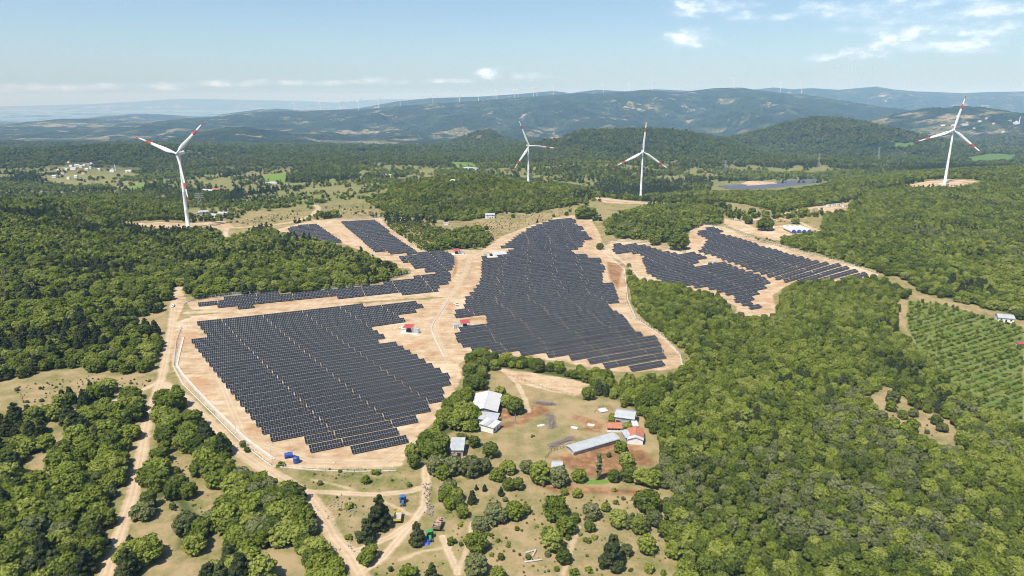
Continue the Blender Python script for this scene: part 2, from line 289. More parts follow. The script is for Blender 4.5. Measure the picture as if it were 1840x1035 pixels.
WOODS = {  # name: outline, spacing (m), crown width (m), share of pine, label
 'west': ([(0,366),(85,369),(140,381),(205,402),(240,418),(300,424),(395,420),(402,434),(440,425),(480,408),(500,425),(560,435),(640,455),(690,475),(735,492),(650,517),(560,525),(430,532),(350,542),(330,532),(322,512),(300,545),(297,560),(250,570),(220,578),(270,595),(297,600),(287,640),(270,668),(200,672),(140,666),(80,672),(20,684),(-80,690),(-80,366)], 6.6, 8.6, .22, 'leafy tree in the large wood beyond the meadow west of the solar field'),
 'track': ([(70,745),(110,718),(160,700),(230,705),(262,725),(256,760),(243,800),(236,850),(222,900),(198,950),(182,985),(150,1060),(-80,1060),(-80,770),(40,760)], 6.3, 9.6, .25, 'leafy tree in the wood between the lower dirt track and picture edge'),
 'wedge': ([(285,715),(318,700),(350,712),(385,755),(415,790),(425,828),(440,842),(500,862),(550,892),(572,930),(588,975),(598,1010),(620,1060),(205,1060),(225,1000),(250,930),(262,850),(275,770)], 6.2, 9.6, .08, 'leafy tree in the wedge of wood between two dirt tracks'),
 'east': ([(1128,503),(1160,508),(1215,517),(1290,535),(1322,570),(1357,577),(1398,570),(1400,535),(1430,512),(1560,500),(1640,530),(1612,545),(1612,590),(1650,640),(1700,690),(1760,740),(1900,790),(1900,1060),(1215,1060),(1205,985),(1200,930),(1190,880),(1172,840),(1180,800),(1150,750),(1100,722),(1055,700),(1060,684),(1130,690),(1200,682),(1238,668),(1232,640),(1196,605),(1150,572),(1134,540)], 4.6, 5.9, .02, 'leafy tree in the dense oak wood east of the farm sheds'),
 'northeast': ([(1395,432),(1470,424),(1482,388),(1530,370),(1560,345),(1620,340),(1650,342),(1720,342),(1765,330),(1900,325),(1900,600),(1790,560),(1740,548),(1650,527),(1620,502),(1585,494),(1520,472),(1440,451)], 5.8, 7.4, .03, 'leafy tree in the wood above the orchard'),
 'pad': ([(1160,352),(1260,345),(1300,349),(1400,347),(1470,338),(1560,316),(1700,306),(1900,298),(1900,326),(1768,327),(1750,322),(1680,321),(1615,331),(1560,345),(1525,361),(1470,371),(1400,384),(1340,368),(1292,362),(1200,364)], 6.4, 8.2, .03, 'leafy tree behind the storage yard'),
 'copse': ([(1085,405),(1110,387),(1150,378),(1230,370),(1290,378),(1301,395),(1297,406),(1240,420),(1235,443),(1180,434),(1110,428),(1090,422)], 6.4, 8.8, .03, 'leafy tree in the copse above the right solar field'),
 'hill': ([(655,362),(700,345),(740,330),(780,325),(830,312),(900,318),(980,328),(1050,338),(1068,352),(1055,364),(1020,372),(950,385),(905,382),(880,392),(830,398),(760,394),(700,388)], 6.2, 8, .05, 'leafy tree on the round hill'),
 'knoll': ([(765,452),(800,428),(830,416),(862,412),(882,432),(870,446),(830,448),(790,453)], 6, 8.5, .0, 'leafy tree in the clump above the solar corridor'),
 'hedge': ([(822,642),(850,632),(885,645),(880,680),(866,708),(850,735),(866,762),(858,780),(830,778),(808,790),(798,815),(772,838),(745,842),(722,835),(732,810),(766,778),(790,748),(808,712),(826,682)], 6.2, 9.5, .0, 'leafy tree in the hedge wood between solar field and farm'),
 'strip': ([(885,648),(960,656),(1040,668),(1100,684),(1065,700),(1000,682),(930,670),(884,664)], 5, 7, .0, 'leafy tree in the thin hedge below the central solar field'),
 'lane': ([(772,848),(794,848),(818,885),(850,925),(842,955),(812,930),(790,890)], 4.6, 7.5, .0, 'leafy tree in the hedge running down from the farm'),
 'yard': ([(1398,438),(1440,428),(1478,424),(1475,440),(1430,448)], 5, 7, .0, 'leafy tree beside the white tower sections'),
 'crest': ([(-60,358),(60,360),(150,362),(250,372),(330,380),(334,396),(290,396),(236,398),(205,400),(140,379),(85,366),(-60,364)], 6.4, 8.2, .1, 'leafy tree on the crest above the turbine pad'),
 'bank': ([(205,402),(240,418),(300,424),(395,420),(398,412),(300,416),(245,410)], 5.5, 7, .8, 'dark tree below the turbine pad')}
WREG = {k: Region(vv[0]) for k, vv in WOODS.items()}
CLEAR = [Region(p) for p in ([(305,817),(343,822),(350,845),(320,862),(303,845)], [(345,868),(372,872),(385,900),(388,925),(372,912),(355,888)], [(289,905),(312,935),(300,960),(292,995),(262,980),(250,955),(275,945),(285,925)], [(281,1005),(330,1000),(372,1005),(388,965),(402,972),(385,1010),(345,1060),(280,1060)],
 [(488,995),(520,990),(552,1035),(540,1060),(505,1060)], [(88,760),(105,775),(122,805),(105,812)], [(60,825),(85,815),(95,840),(60,860),(30,870)], [(420,820),(445,845),(430,850)], [(1558,720),(1600,700),(1640,735),(1705,760),(1720,790),(1690,805),(1640,772),(1600,760)], [(1470,372),(1526,364),(1520,382),(1485,386)])]
BARE = DIRT+ROADS+CLEAR
# ------------------------------------------------------------------ ground mesh
v_rows = np.r_[np.linspace(1500, 1120, 40)[:-1], np.linspace(1120, 250, 560)]
Yr = 155/np.maximum(tan_dep(v_rows), 1e-4); Yr = Yr[Yr > 30]
Yr = np.r_[[-1500, -300, -50], Yr, np.exp(np.linspace(math.log(Yr[-1]), math.log(46000), 330))[1:]]
sv = np.linspace(-.9, .9, 860); sv = np.r_[[-3, -2.2, -1.6, -1.3, -1.1, -1.0], sv, [1.0, 1.1, 1.3, 1.6, 2.2, 3]]
Yg, Sg = np.meshgrid(Yr, sv, indexing='ij')
Xg = Sg*(np.maximum(Yg, 0)+0)+np.where(Yg < 200, Sg*np.clip(200-Yg, 0, 400)*.6, 0)
Zg = height(Xg, Yg); nR, nC = Xg.shape
x_, y_ = Xg.ravel(), Yg.ravel()
enc = lambda s_: np.clip(.5+s_/16, 0, 1)
sd_dirt = sdf_all(DIRT, x_, y_); sd_road = sdf_all(ROADS, x_, y_); sd_mud = sdf_all(MUD, x_, y_)
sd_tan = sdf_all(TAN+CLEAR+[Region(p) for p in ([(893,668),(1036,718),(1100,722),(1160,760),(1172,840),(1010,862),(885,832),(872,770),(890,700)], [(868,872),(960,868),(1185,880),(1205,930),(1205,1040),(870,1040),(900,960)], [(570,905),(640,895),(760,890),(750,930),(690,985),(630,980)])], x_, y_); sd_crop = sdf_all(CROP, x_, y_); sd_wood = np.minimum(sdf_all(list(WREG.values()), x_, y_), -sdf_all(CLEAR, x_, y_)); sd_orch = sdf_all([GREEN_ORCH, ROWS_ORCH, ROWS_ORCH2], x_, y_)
near_w = y_ < 1350
ruts = np.zeros(len(x_))
for r_ in ROADS:
    dl = r_.line-r_.sdf(x_, y_); ruts = np.maximum(ruts, 1-np.clip(np.abs(dl-.95)/.6, 0, 1))

def mesh_np(name, V, F, mats, parent=None, smooth=False, mi=None):
    """One mesh object from arrays of vertices and equal-sized faces."""
    me = bpy.data.meshes.new(name); F = np.asarray(F, np.int32); k = F.shape[1]
    me.vertices.add(len(V)); me.vertices.foreach_set('co', np.asarray(V, np.float32).ravel())
    me.loops.add(F.size); me.loops.foreach_set('vertex_index', F.ravel())
    me.polygons.add(len(F)); me.polygons.foreach_set('loop_start', np.arange(0, F.size, k, dtype=np.int32))
    me.polygons.foreach_set('use_smooth', np.full(len(F), smooth))
    for m in (mats if isinstance(mats, (list, tuple)) else [mats]): me.materials.append(m)
    if mi is not None: me.polygons.foreach_set('material_index', np.asarray(mi, np.int32))
    me.update(calc_edges=True); return me
def link(name, me, parent=None):
    o = bpy.data.objects.new(name, me); COL.objects.link(o)
    if parent: o.parent = parent
    return o
def tag(o, label=None, cat=None, group=None, kind=None):
    for k, v in (('label', label), ('category', cat), ('group', group), ('kind', kind)):
        if v: o[k] = v
    return o
def empty(name, loc, rz=0):
    o = bpy.data.objects.new(name, None); COL.objects.link(o); o.location = loc; o.rotation_euler = (0, 0, rz); o.empty_display_size = .5
    return o

gm, T = new_mat('ground')
P = T.pos(); sep = T.n('ShaderNodeSeparateXYZ', {0: P}); pY, pZ = sep.outputs[1], sep.outputs[2]
A1 = T.n('ShaderNodeSeparateColor', {0: T.n('ShaderNodeAttribute', attribute_name='cover_a').outputs[0]})
A2 = T.n('ShaderNodeSeparateColor', {0: T.n('ShaderNodeAttribute', attribute_name='cover_b').outputs[0]})
n_f = T.noise(P, .9, 4, .65); n_m = T.noise(P, .11, 4, .6); n_l = T.noise(P, .018, 4, .55); n_x = T.noise(P, .35, 3, .6)
jit = T.m('ADD', T.m('MULTIPLY', T.m('SUBTRACT', n_x, .5), .16), T.m('MULTIPLY', T.m('SUBTRACT', n_m, .5), .22))
def mask(ch, wd=.05, j=1.0):
    return T.ss(T.m('ADD', ch, T.m('MULTIPLY', jit, j)), .5-wd, .5+wd)
g_f = T.m('ADD', T.m('MULTIPLY', n_m, .55), T.m('ADD', T.m('MULTIPLY', n_l, .35), T.m('MULTIPLY', n_f, .22)))
grass = T.ramp(g_f, [(.38, (.070, .092, .022)), (.47, (.135, .135, .046)), (.55, (.205, .175, .078)), (.66, (.29, .22, .125))])
speck = T.ss(n_f, .60, .70)
grass = T.mix(T.m('MULTIPLY', speck, .55), grass, (.065, .085, .022))
tan = T.ramp(g_f, [(.38, (.105, .125, .038)), (.50, (.19, .165, .074)), (.62, (.285, .215, .12))])
col = T.mix(mask(A1.outputs[2]), grass, tan)
green_m = T.mix(n_m, (.080, .115, .028), (.165, .175, .060))
col = T.mix(T.m('MULTIPLY', T.ss(pY, 880, 1150), .62), col, green_m)
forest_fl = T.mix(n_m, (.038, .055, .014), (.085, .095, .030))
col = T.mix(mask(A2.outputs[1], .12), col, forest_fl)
orch_c = T.mix(T.ss(n_m, .4, .6), (.080, .128, .026), (.135, .155, .048))
col = T.mix(mask(A2.outputs[2]), col, orch_c)
col = T.mix(mask(A2.outputs[0], .04, .6), col, T.mix(n_m, (.085, .17, .022), (.15, .20, .04)))
mud = T.ramp(T.m('ADD', T.m('MULTIPLY', n_m, .6), T.m('MULTIPLY', n_x, .4)), [(.36, (.12, .060, .030)), (.5, (.20, .105, .052)), (.62, (.32, .19, .10))])
streak = T.noise(T.n('ShaderNodeMapping', {'Vector': P, 'Rotation': (0, 0, -.42), 'Scale': (.10, 1, 1)}), .30, 4, .65)
d_f = T.m('ADD', T.m('MULTIPLY', n_m, .36), T.m('ADD', T.m('MULTIPLY', n_l, .30), T.m('ADD', T.m('MULTIPLY', n_x, .16), T.m('MULTIPLY', streak, .24))))
dirt = T.ramp(d_f, [(.39, (.20, .125, .070)), (.46, (.310, .212, .128)), (.54, (.395, .293, .190)), (.62, (.475, .385, .28))])
dirt = T.mix(T.m('MULTIPLY', T.ss(T.noise(P, .024, 5, .65), .56, .66), .6), dirt, (.33, .185, .095))
weeds = T.m('MULTIPLY', T.ss(T.noise(P, .05, 5, .7), .60, .68), .55)
dirt = T.mix(weeds, dirt, (.22, .20, .09))
dirt = T.mix(T.m('MULTIPLY', T.ss(n_f, .6, .72), .35), dirt, (.30, .21, .13))
col = T.mix(mask(A1.outputs[1]), col, dirt)
col = T.mix(T.m('MULTIPLY', mask(T.n('ShaderNodeAttribute', attribute_name='cover_c').outputs['Fac'], .10, 1.1), .92), col, mud)
road = T.ramp(d_f, [(.40, (.35, .255, .16)), (.52, (.45, .345, .235)), (.64, (.52, .42, .31))])
road = T.mix(T.m('MULTIPLY', T.ss(n_f, .58, .7), .4), road, (.42, .31, .20))
rut = T.n('ShaderNodeAttribute', attribute_name='ruts').outputs['Fac']
road = T.mix(T.m('MULTIPLY', rut, .55), T.mix(.35, road, (.22, .17, .10)), T.mix(.4, road, (.60, .49, .36)))
col = T.mix(mask(A1.outputs[0], .05, .55), col, road)
# far country: woodland with bare slopes and small fields
nb = T.noise(P, .0011, 6, .62); nb2 = T.noise(P, .0045, 5, .65); ntex = T.noise(P, .03, 5, .75)
wood = T.ramp(T.m('ADD', T.m('MULTIPLY', ntex, .6), T.m('MULTIPLY', nb2, .4)), [(.38, (.009, .017, .010)), (.5, (.022, .035, .017)), (.62, (.050, .064, .028))])
vor = T.n('ShaderNodeTexVoronoi', {'Vector': T.n('ShaderNodeMapping', {'Vector': P, 'Scale': (1, .8, .2), 'Rotation': (0, 0, .5)}), 'Scale': .0062, 'Randomness': .9})
patch = T.n('ShaderNodeSeparateColor', {0: vor.outputs['Color']})
fields = T.ramp(patch.outputs[0], [(.0, (.06, .085, .028)), (.3, (.12, .135, .05)), (.6, (.21, .19, .10)), (.95, (.29, .24, .15))])
fields = T.mix(T.m('MULTIPLY', T.ss(ntex, .50, .56), .8), fields, (.025, .038, .016))
low = T.m('MULTIPLY', T.ss(pZ, -85, -135), T.ss(pY, 3000, 4500))
fm = T.m('MAXIMUM', T.m('MULTIPLY', low, T.ss(T.m('ADD', nb, T.m('MULTIPLY', patch.outputs[1], .16)), .61, .66)), T.m('MULTIPLY', T.ss(nb2, .555, .60), T.ss(nb, .46, .56)))
farc = T.mix(fm, wood, fields)
farc = T.mix(T.m('MULTIPLY', T.ss(T.noise(P, .0028, 6, .7), .615, .65), .85), farc, (.34, .27, .19))
farc = T.mix(T.m('MULTIPLY', mask(A1.outputs[2], .1), T.ss(T.m('ADD', nb2, T.m('MULTIPLY', ntex, .5)), .72, .80)), farc, fields)
farc = T.mix(mask(A1.outputs[1], .1), farc, dirt)
farc = T.mix(T.m('MULTIPLY', mask(T.n('ShaderNodeAttribute', attribute_name='cover_c').outputs['Fac'], .1), .9), farc, T.mix(ntex, (.13, .095, .062), (.21, .155, .10)))
farc = T.mix(mask(A2.outputs[0], .1), farc, (.10, .17, .04))
farfac = T.ss(pY, 1900, 2500)
col = T.mix(farfac, col, farc)
bmp = T.n('ShaderNodeBump', {'Height': T.m('ADD', n_f, T.m('MULTIPLY', n_x, 1.5)), 'Strength': .55, 'Distance': .35})
bmp2 = T.n('ShaderNodeBump', {'Height': T.m('ADD', ntex, T.m('MULTIPLY', nb2, 4.0)), 'Strength': T.m('MULTIPLY', farfac, .9), 'Distance': 22.0, 'Normal': bmp.outputs[0]})
b = bsdf(T, col, .95, Normal=bmp2.outputs[0]); b.inputs['Specular IOR Level'].default_value = .12
out_surf(T, b)

idx = np.arange(nR*nC).reshape(nR, nC)
quads = np.stack([idx[:-1, :-1], idx[:-1, 1:], idx[1:, 1:], idx[1:, :-1]], -1).reshape(-1, 4)
cls = np.zeros(len(x_), int)
cls[y_ > 2300] = 1; cls[sd_tan > 0] = 2; cls[sd_crop > 0] = 3; cls[sd_dirt > 0] = 4; cls[sd_mud > 0] = 5; cls[sd_road > 0] = 6
fc = cls[quads[:, 0]]
ca = np.stack([enc(sd_road), enc(sd_dirt), enc(sd_tan), np.ones_like(x_)], -1).astype(np.float32)
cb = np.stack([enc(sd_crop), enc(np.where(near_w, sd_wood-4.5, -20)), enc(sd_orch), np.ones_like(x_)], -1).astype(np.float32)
ccv = enc(sd_mud).astype(np.float32)
Vall = np.stack([x_, y_, Zg.ravel()], -1)
for k, nm in enumerate(('ground', 'hills', 'dry_grassland', 'green_field', 'bare_earth', 'farmyard_mud', 'dirt_road')):
    f = quads[fc == k]; us, inv = np.unique(f, return_inverse=True)
    me = mesh_np(nm, Vall[us], inv.reshape(-1, 4), gm, smooth=True)
    for an, dat in (('cover_a', ca), ('cover_b', cb)):
        at = me.attributes.new(an, 'FLOAT_COLOR', 'POINT'); at.data.foreach_set('color', dat[us].ravel())
    at = me.attributes.new('cover_c', 'FLOAT', 'POINT'); at.data.foreach_set('value', ccv[us])
    at = me.attributes.new('ruts', 'FLOAT', 'POINT'); at.data.foreach_set('value', ruts[us].astype(np.float32))
    tag(link(nm, me), kind='structure')
sm, T = new_mat('sea_water')
out_surf(T, bsdf(T, (.10, .16, .19), .35))
V = np.array([(-46000, 15000, -345), (46000, 15000, -345), (46000, 46500, -345), (-46000, 46500, -345)], float)
tag(link('sea', mesh_np('sea', V, [[0, 1, 2, 3]], sm)), kind='structure')
#@@PART2
# ------------------------------------------------------------------ foliage
def leaf_mat(name, stops, rough=.75):
    m, T = new_mat(name)
    oi = T.n('ShaderNodeObjectInfo'); loc = oi.outputs['Location']; rnd = oi.outputs['Random']
    big = T.noise(loc, .02, 3, .6); P = T.pos(); nf = T.noise(P, .55, 2, .6); nh = T.n('ShaderNodeTexWhiteNoise', {'Vector': T.vm('SNAP', P, (.55, .55, .55))}, noise_dimensions='3D').outputs[0]
    f = T.m('ADD', T.m('ADD', T.m('MULTIPLY', rnd, .42), T.m('MULTIPLY', big, .36)), T.m('ADD', T.m('MULTIPLY', nf, .26), T.m('MULTIPLY', T.m('SUBTRACT', nh, .5), .30)))
    col = T.ramp(f, stops)
    b = bsdf(T, col, rough); b.inputs['Specular IOR Level'].default_value = .25
    tr = T.n('ShaderNodeBsdfTranslucent', {0: T.mix(.5, col, (.16, .21, .02))})
    out_surf(T, T.n('ShaderNodeMixShader', {0: .34, 1: b, 2: tr})); return m
LEAF = leaf_mat('oak_leaves', [(.22, (.064, .084, .010)), (.42, (.136, .178, .019)), (.60, (.205, .246, .030)), (.80, (.285, .308, .080))])
LEAFD = leaf_mat('dark_leaves', [(.22, (.048, .070, .011)), (.5, (.108, .142, .019)), (.78, (.172, .205, .034))])
FARL = leaf_mat('far_leaves', [(.22, (.042, .058, .012)), (.5, (.102, .124, .026)), (.78, (.170, .188, .046))])
PINE = leaf_mat('pine_needles', [(.3, (.034, .048, .016)), (.5, (.056, .074, .022)), (.75, (.088, .104, .032))])
PALE = leaf_mat('pale_leaves', [(.3, (.09, .11, .036)), (.5, (.14, .16, .055)), (.75, (.20, .215, .09))])
BARK = simple('bark', (.13, .10, .075), .9)
_ico = None
def ico(sub):
    import bmesh
    bm = bmesh.new(); bmesh.ops.create_icosphere(bm, subdivisions=sub, radius=1)
    v = np.array([q.co[:] for q in bm.verts]); f = np.array([[q.index for q in p.verts] for p in bm.faces]); bm.free(); return v, f
ICO1 = ico(1)
def crown_geo(seed, r, h, z0, nl, nq, ls, kind='round'):
    """Leaf clumps: dark inner lumps and many small leaf faces around them. Returns triangles."""
    g = np.random.default_rng(seed); C = []; Rr = []
    for i in range(nl):
        for _ in range(20):
            t = g.random()
            if kind == 'round':
                z = t**.8; prof = math.sqrt(max(0, 1-(z*1.05-.38)**2*1.6)) if z < .98 else .35
            elif kind == 'pine': z = t*.95; prof = (1-z)**.9*1.05+.05
            else: z = t*.96; prof = .55+.45*math.sin(z*pi)
            a = g.random()*2*pi; rad = (g.random()**.55)*prof
            c = np.array([math.cos(a)*rad*r*.78, math.sin(a)*rad*r*.78, z0+z*h*.86])
            if all(np.linalg.norm((c-k)/np.array([1, 1, .9])) > .25*r for k in C) or _ > 15: break
        C.append(c); Rr.append(r*g.uniform(.17, .33)*(1 if kind == 'round' else .55+.25*(1-z)+.1 if kind == 'pine' else 1.0))
    V = []; F = []; n = 0; iv, if_ = ICO1
    for c, rr in zip(C, Rr):
        v = iv*rr*.80*np.array([1, 1, .72]); v = v*(1+(g.random((len(v), 1))-.5)*.3)+c; V.append(v); F.append(if_+n); n += len(v)
        dv = g.normal(size=(nq, 3)); dv[:, 2] = dv[:, 2]*.8+.25; dv /= np.linalg.norm(dv, axis=1)[:, None]
        ctr = c+dv*rr*g.uniform(.78, 1.12, (nq, 1))*np.array([1, 1, .8])
        nrm = dv+g.normal(size=(nq, 3))*.34+np.array([0, 0, .25]); nrm /= np.linalg.norm(nrm, axis=1)[:, None]
        u = np.cross(nrm, g.normal(size=(nq, 3))); u /= np.linalg.norm(u, axis=1)[:, None]; w_ = np.cross(nrm, u)
        s = ls*g.uniform(.6, 1.35, (nq, 1))
        q = np.stack([ctr-u*s-w_*s*.6, ctr+u*s*.7-w_*s*.8, ctr+u*s+w_*s*.7, ctr-u*s*.6+w_*s], 1).reshape(-1, 3)
        V.append(q); i = n+np.arange(nq)[:, None]*4
        F.append(np.concatenate([i+np.array([0, 1, 2]), i+np.array([0, 2, 3])])); n += nq*4
    return np.concatenate(V), np.concatenate(F)
def tube_geo(P, r, k=6):
    P = np.array(P, float); V = []; F = []
    for i, p in enumerate(P):
        d_ = P[min(i+1, len(P)-1)]-P[max(i-1, 0)]; d_ /= np.linalg.norm(d_)
        u = np.cross(d_, [0, 1, .1] if abs(d_[1]) < .9 else [1, 0, 0]); u /= np.linalg.norm(u); w_ = np.cross(d_, u)
        a = np.arange(k)*2*pi/k; V.append(p+r[i]*(np.cos(a)[:, None]*u+np.sin(a)[:, None]*w_))
    for i in range(len(P)-1):
        for j in range(k):
            a, b, c, e = i*k+j, i*k+(j+1) % k, (i+1)*k+(j+1) % k, (i+1)*k+j; F += [[a, b, c], [a, c, e]]
    return np.concatenate(V), np.array(F)
def join_geo(gs):
    n = 0; V = []; F = []
    for v, f in gs: V.append(v); F.append(f+n); n += len(v)
    return np.concatenate(V), np.concatenate(F)
def trunk_geo(seed, h, r0, limbs, spread):
    g = np.random.default_rng(seed); gs = [tube_geo([(0, 0, -.4), (.05, 0, h*.3), (.1, .08, h*.62), (.05, .1, h*.95)], [r0*1.25, r0, r0*.7, r0*.2])]
    for i in range(limbs):
        a = i*2*pi/max(1, limbs)+g.random(); z = h*g.uniform(.25, .55)
        gs.append(tube_geo([(.05, .03, z), (math.cos(a)*spread*.5, math.sin(a)*spread*.5, z+h*.2), (math.cos(a)*spread, math.sin(a)*spread, z+h*.42)], [r0*.5, r0*.33, r0*.1], 5))
    return join_geo(gs)
# unit trees: crown width 1 x scale; every design is 8 m wide before scaling
DESIGN = {}
def design(name, n, mat, r, h, z0, nl, nq, ls, kind, tr):
    DESIGN[name] = []
    for i in range(n):
        sd_ = sum(map(ord, name))*31+i; V, F = crown_geo(sd_, r*(.92+.05*i % .2), h*(.92+.06*i % .25), z0, nl, nq, ls, kind)
        tv, tf = trunk_geo(sd_+5, z0+h*.7, tr, 4 if kind == 'round' else 0, r*.6)
        DESIGN[name].append((mesh_np('crown', V, F, mat), mesh_np('trunk', tv, tf, BARK), (V, F, tv, tf, mat)))
design('oak', 6, LEAF, 4.3, 5.5, 1.2, 58, 40, .36, 'round', .22)
design('dark', 3, LEAFD, 4.3, 6.0, 1.2, 54, 40, .37, 'round', .24)
design('pine', 4, PINE, 3.6, 9.8, .9, 64, 34, .36, 'pine', .2)
design('pale', 2, PALE, 4.2, 5.5, 1.2, 54, 40, .36, 'round', .2)
design('poplar', 1, PALE, 1.5, 14.0, .6, 44, 40, .30, 'column', .18)
design('shrub', 4, LEAF, 4.0, 4.6, -.4, 14, 60, .5, 'round', .12)
# prototypes for the far-off mass of woodland
protos = bpy.data.collections.new('woodland_kinds')
def proto(name, V, F, mats, mi=None):
    o = bpy.data.objects.new(name, mesh_np(name, V, F, mats, mi=mi)); protos.objects.link(o); return o
PID = {}
def add_proto(key, V, F, mat, trunk=None):
    mi = np.zeros(len(F), int); mats = [mat]
    if trunk is not None:
        V2, F2 = join_geo([(V, F), trunk]); mi = np.r_[mi, np.ones(len(trunk[1]), int)]; V, F = V2, F2; mats = [mat, BARK]
    PID.setdefault(key, []).append(len(protos.objects)); proto('kind_%03d' % len(protos.objects), V, F, mats, mi)
for key in ('oak', 'dark', 'pine', 'pale', 'shrub'):
    for cm, tm, (V, F, tv, tf, mat) in DESIGN[key]: add_proto(key, V, F, mat, (tv, tf))
for i in range(4): add_proto('oak_mid', *crown_geo(900+i, 4.3, 6.2, 1.0, 14, 26, .75, 'round'), LEAF)
for i in range(2): add_proto('dark_mid', *crown_geo(920+i, 4.3, 6.6, 1.0, 14, 26, .75, 'round'), LEAFD)
for i in range(2): add_proto('pine_mid', *crown_geo(940+i, 3.4, 9.5, .6, 16, 24, .7, 'pine'), PINE)
for i in range(3): add_proto('far', *crown_geo(960+i, 4.6, 6.0, .2, 8, 14, 1.1, 'round'), FARL)
for i in range(2): add_proto('far_oak', *crown_geo(970+i, 4.6, 6.0, .2, 8, 14, 1.1, 'round'), LEAFD)

def scatter(name, loc, rot, scl, pid, label_kind='stuff'):
    """One stuff object: a point cloud whose points carry whole trees."""
    loc = np.asarray(loc, np.float32); me = bpy.data.meshes.new(name); me.vertices.add(len(loc)); me.vertices.foreach_set('co', loc.ravel())
    for an, ty, dat, pr in (('rz', 'FLOAT', rot, 'value'), ('sc', 'FLOAT_VECTOR', scl, 'vector'), ('pid', 'INT', pid, 'value')):
        a = me.attributes.new(an, ty, 'POINT'); a.data.foreach_set(pr, np.asarray(dat, np.int32 if ty == 'INT' else np.float32).ravel())
    o = link(name, me); tag(o, kind='stuff')
    ng = bpy.data.node_groups.new(name, 'GeometryNodeTree')
    ng.interface.new_socket('Geometry', in_out='INPUT', socket_type='NodeSocketGeometry'); ng.interface.new_socket('Geometry', in_out='OUTPUT', socket_type='NodeSocketGeometry')
    N = ng.nodes; L = ng.links; gi = N.new('NodeGroupInput'); go = N.new('NodeGroupOutput')
    ci = N.new('GeometryNodeCollectionInfo'); ci.inputs['Collection'].default_value = protos; ci.inputs['Separate Children'].default_value = True; ci.inputs['Reset Children'].default_value = True
    ip = N.new('GeometryNodeInstanceOnPoints'); ip.inputs['Pick Instance'].default_value = True
    def attr(nm, ty):
        a = N.new('GeometryNodeInputNamedAttribute'); a.data_type = ty; a.inputs['Name'].default_value = nm; return a.outputs['Attribute']
    cx = N.new('ShaderNodeCombineXYZ'); L.new(attr('rz', 'FLOAT'), cx.inputs[2])
    L.new(gi.outputs[0], ip.inputs['Points']); L.new(ci.outputs[0], ip.inputs['Instance']); L.new(attr('pid', 'INT'), ip.inputs['Instance Index'])
    L.new(cx.outputs[0], ip.inputs['Rotation']); L.new(attr('sc', 'FLOAT_VECTOR'), ip.inputs['Scale']); L.new(ip.outputs[0], go.inputs[0])
    md = o.modifiers.new('scatter', 'NODES'); md.node_group = ng; return o

def jgrid(lo, hi, step, g):
    xs = np.arange(lo[0], hi[0], step); ys = np.arange(lo[1], hi[1], step*.9); X, Y = np.meshgrid(xs, ys); X = X+(np.arange(len(ys)) % 2)[:, None]*step*.5
    return (X+g.uniform(-.38, .38, X.shape)*step).ravel(), (Y+g.uniform(-.38, .38, Y.shape)*step).ravel()
TX = []; TY = []; TS = []; TH = []; TK = []; TW = []     # x, y, width scale, height scale, kind, wood
KN = ['oak', 'dark', 'pine', 'pale', 'shrub']
for wi, (wn, (px, step, cw, pinesh, lab)) in enumerate(WOODS.items()):
    rg = WREG[wn]; g = np.random.default_rng(100+wi); x, y = jgrid(rg.lo, rg.hi, step, g)
    # a crown's lower edge, not its trunk, marks the near edge of a wood in the photo
    k = (rg.sdf(x, y) > .5) & (sdf_all(BARE, x, y) < -cw*.30) & (sdf_all([GREEN_ORCH], x, y) < 0) & (np.abs(x) < .86*y+60)
    x, y = x[k], y[k]; gap = fbm(x/17+50, y/17, 2); k = g.random(len(x)) < np.where(gap < .33, .97 if wn in ('east', 'northeast', 'pad', 'hill') else .45, .98); x, y = x[k], y[k]
    kd = np.zeros(len(x), int); big = fbm(x/60+9, y/60, 3)+(g.random(len(x))-.5)*.35
    if pinesh > 0: kd[big > np.quantile(big, 1-pinesh)] = 2
    u_ = g.random(len(x)); dk = fbm(x/45+70, y/45+3, 3)+(u_-.5)*.5
    kd[(kd == 0) & (dk > .66)] = 1; kd[(kd == 0) & (fbm(x/80+33, y/80, 2)+(u_-.5)*.5 > (.66 if wn == 'east' else .74))] = 3
    s = cw/8.6*g.uniform(.62, 1.3, len(x))*np.where(g.random(len(x)) < .12, .7, 1)
    TX.append(x); TY.append(y); TS.append(s); TH.append(s**.6*g.uniform(.85, 1.12, len(x))); TK.append(kd); TW.append(np.full(len(x), wi))
TX, TY, TS, TH, TK, TW = map(np.concatenate, (TX, TY, TS, TH, TK, TW)); TZ = height(TX, TY)-.15
TP = np.stack([TX, TY, TZ], -1); pr = project(TP); big = px_per_m(TP)*TS
vis = (pr[:, 0] > -20) & (pr[:, 0] < 1860) & (pr[:, 1] < 1060)
order = np.argsort(-np.where(vis, big, 0)); names = list(WOODS)
one = np.zeros(len(TX), bool)
lv = order[(TK[order] != 2)][:185]; pn = order[TK[order] == 2][:70]; one[lv] = True; one[pn] = True
def tree(kind, variant, loc, sw, sh, rz, name, label, cat, group=None):
    r = tag(empty(name, loc, rz), label, cat, group); r.scale = (sw, sw, sh)
    cm, tm, _ = DESIGN[kind][variant % len(DESIGN[kind])]
    link('crown', cm, r); link('trunk', tm, r); return r
for i in np.where(one)[0]:
    wn = names[TW[i]]; lab = WOODS[wn][4]; p = TK[i] == 2
    lab = lab.replace('leafy tree', 'dark green pine tree').replace('oak wood', 'oak wood') if p else ('greyish pale ' if TK[i] == 3 else 'dark ' if TK[i] == 1 else 'bright green ')+lab
    tree(KN[TK[i]], int(i), TP[i], TS[i], TH[i], random.random()*6.3, 'pine_tree' if p else 'broadleaf_tree', lab, 'tree', lab.replace('tree', 'trees', 1))
rest = ~one
gR = np.random.default_rng(5)
def pick(keys): return np.array([gR.choice(PID[k]) for k in keys])
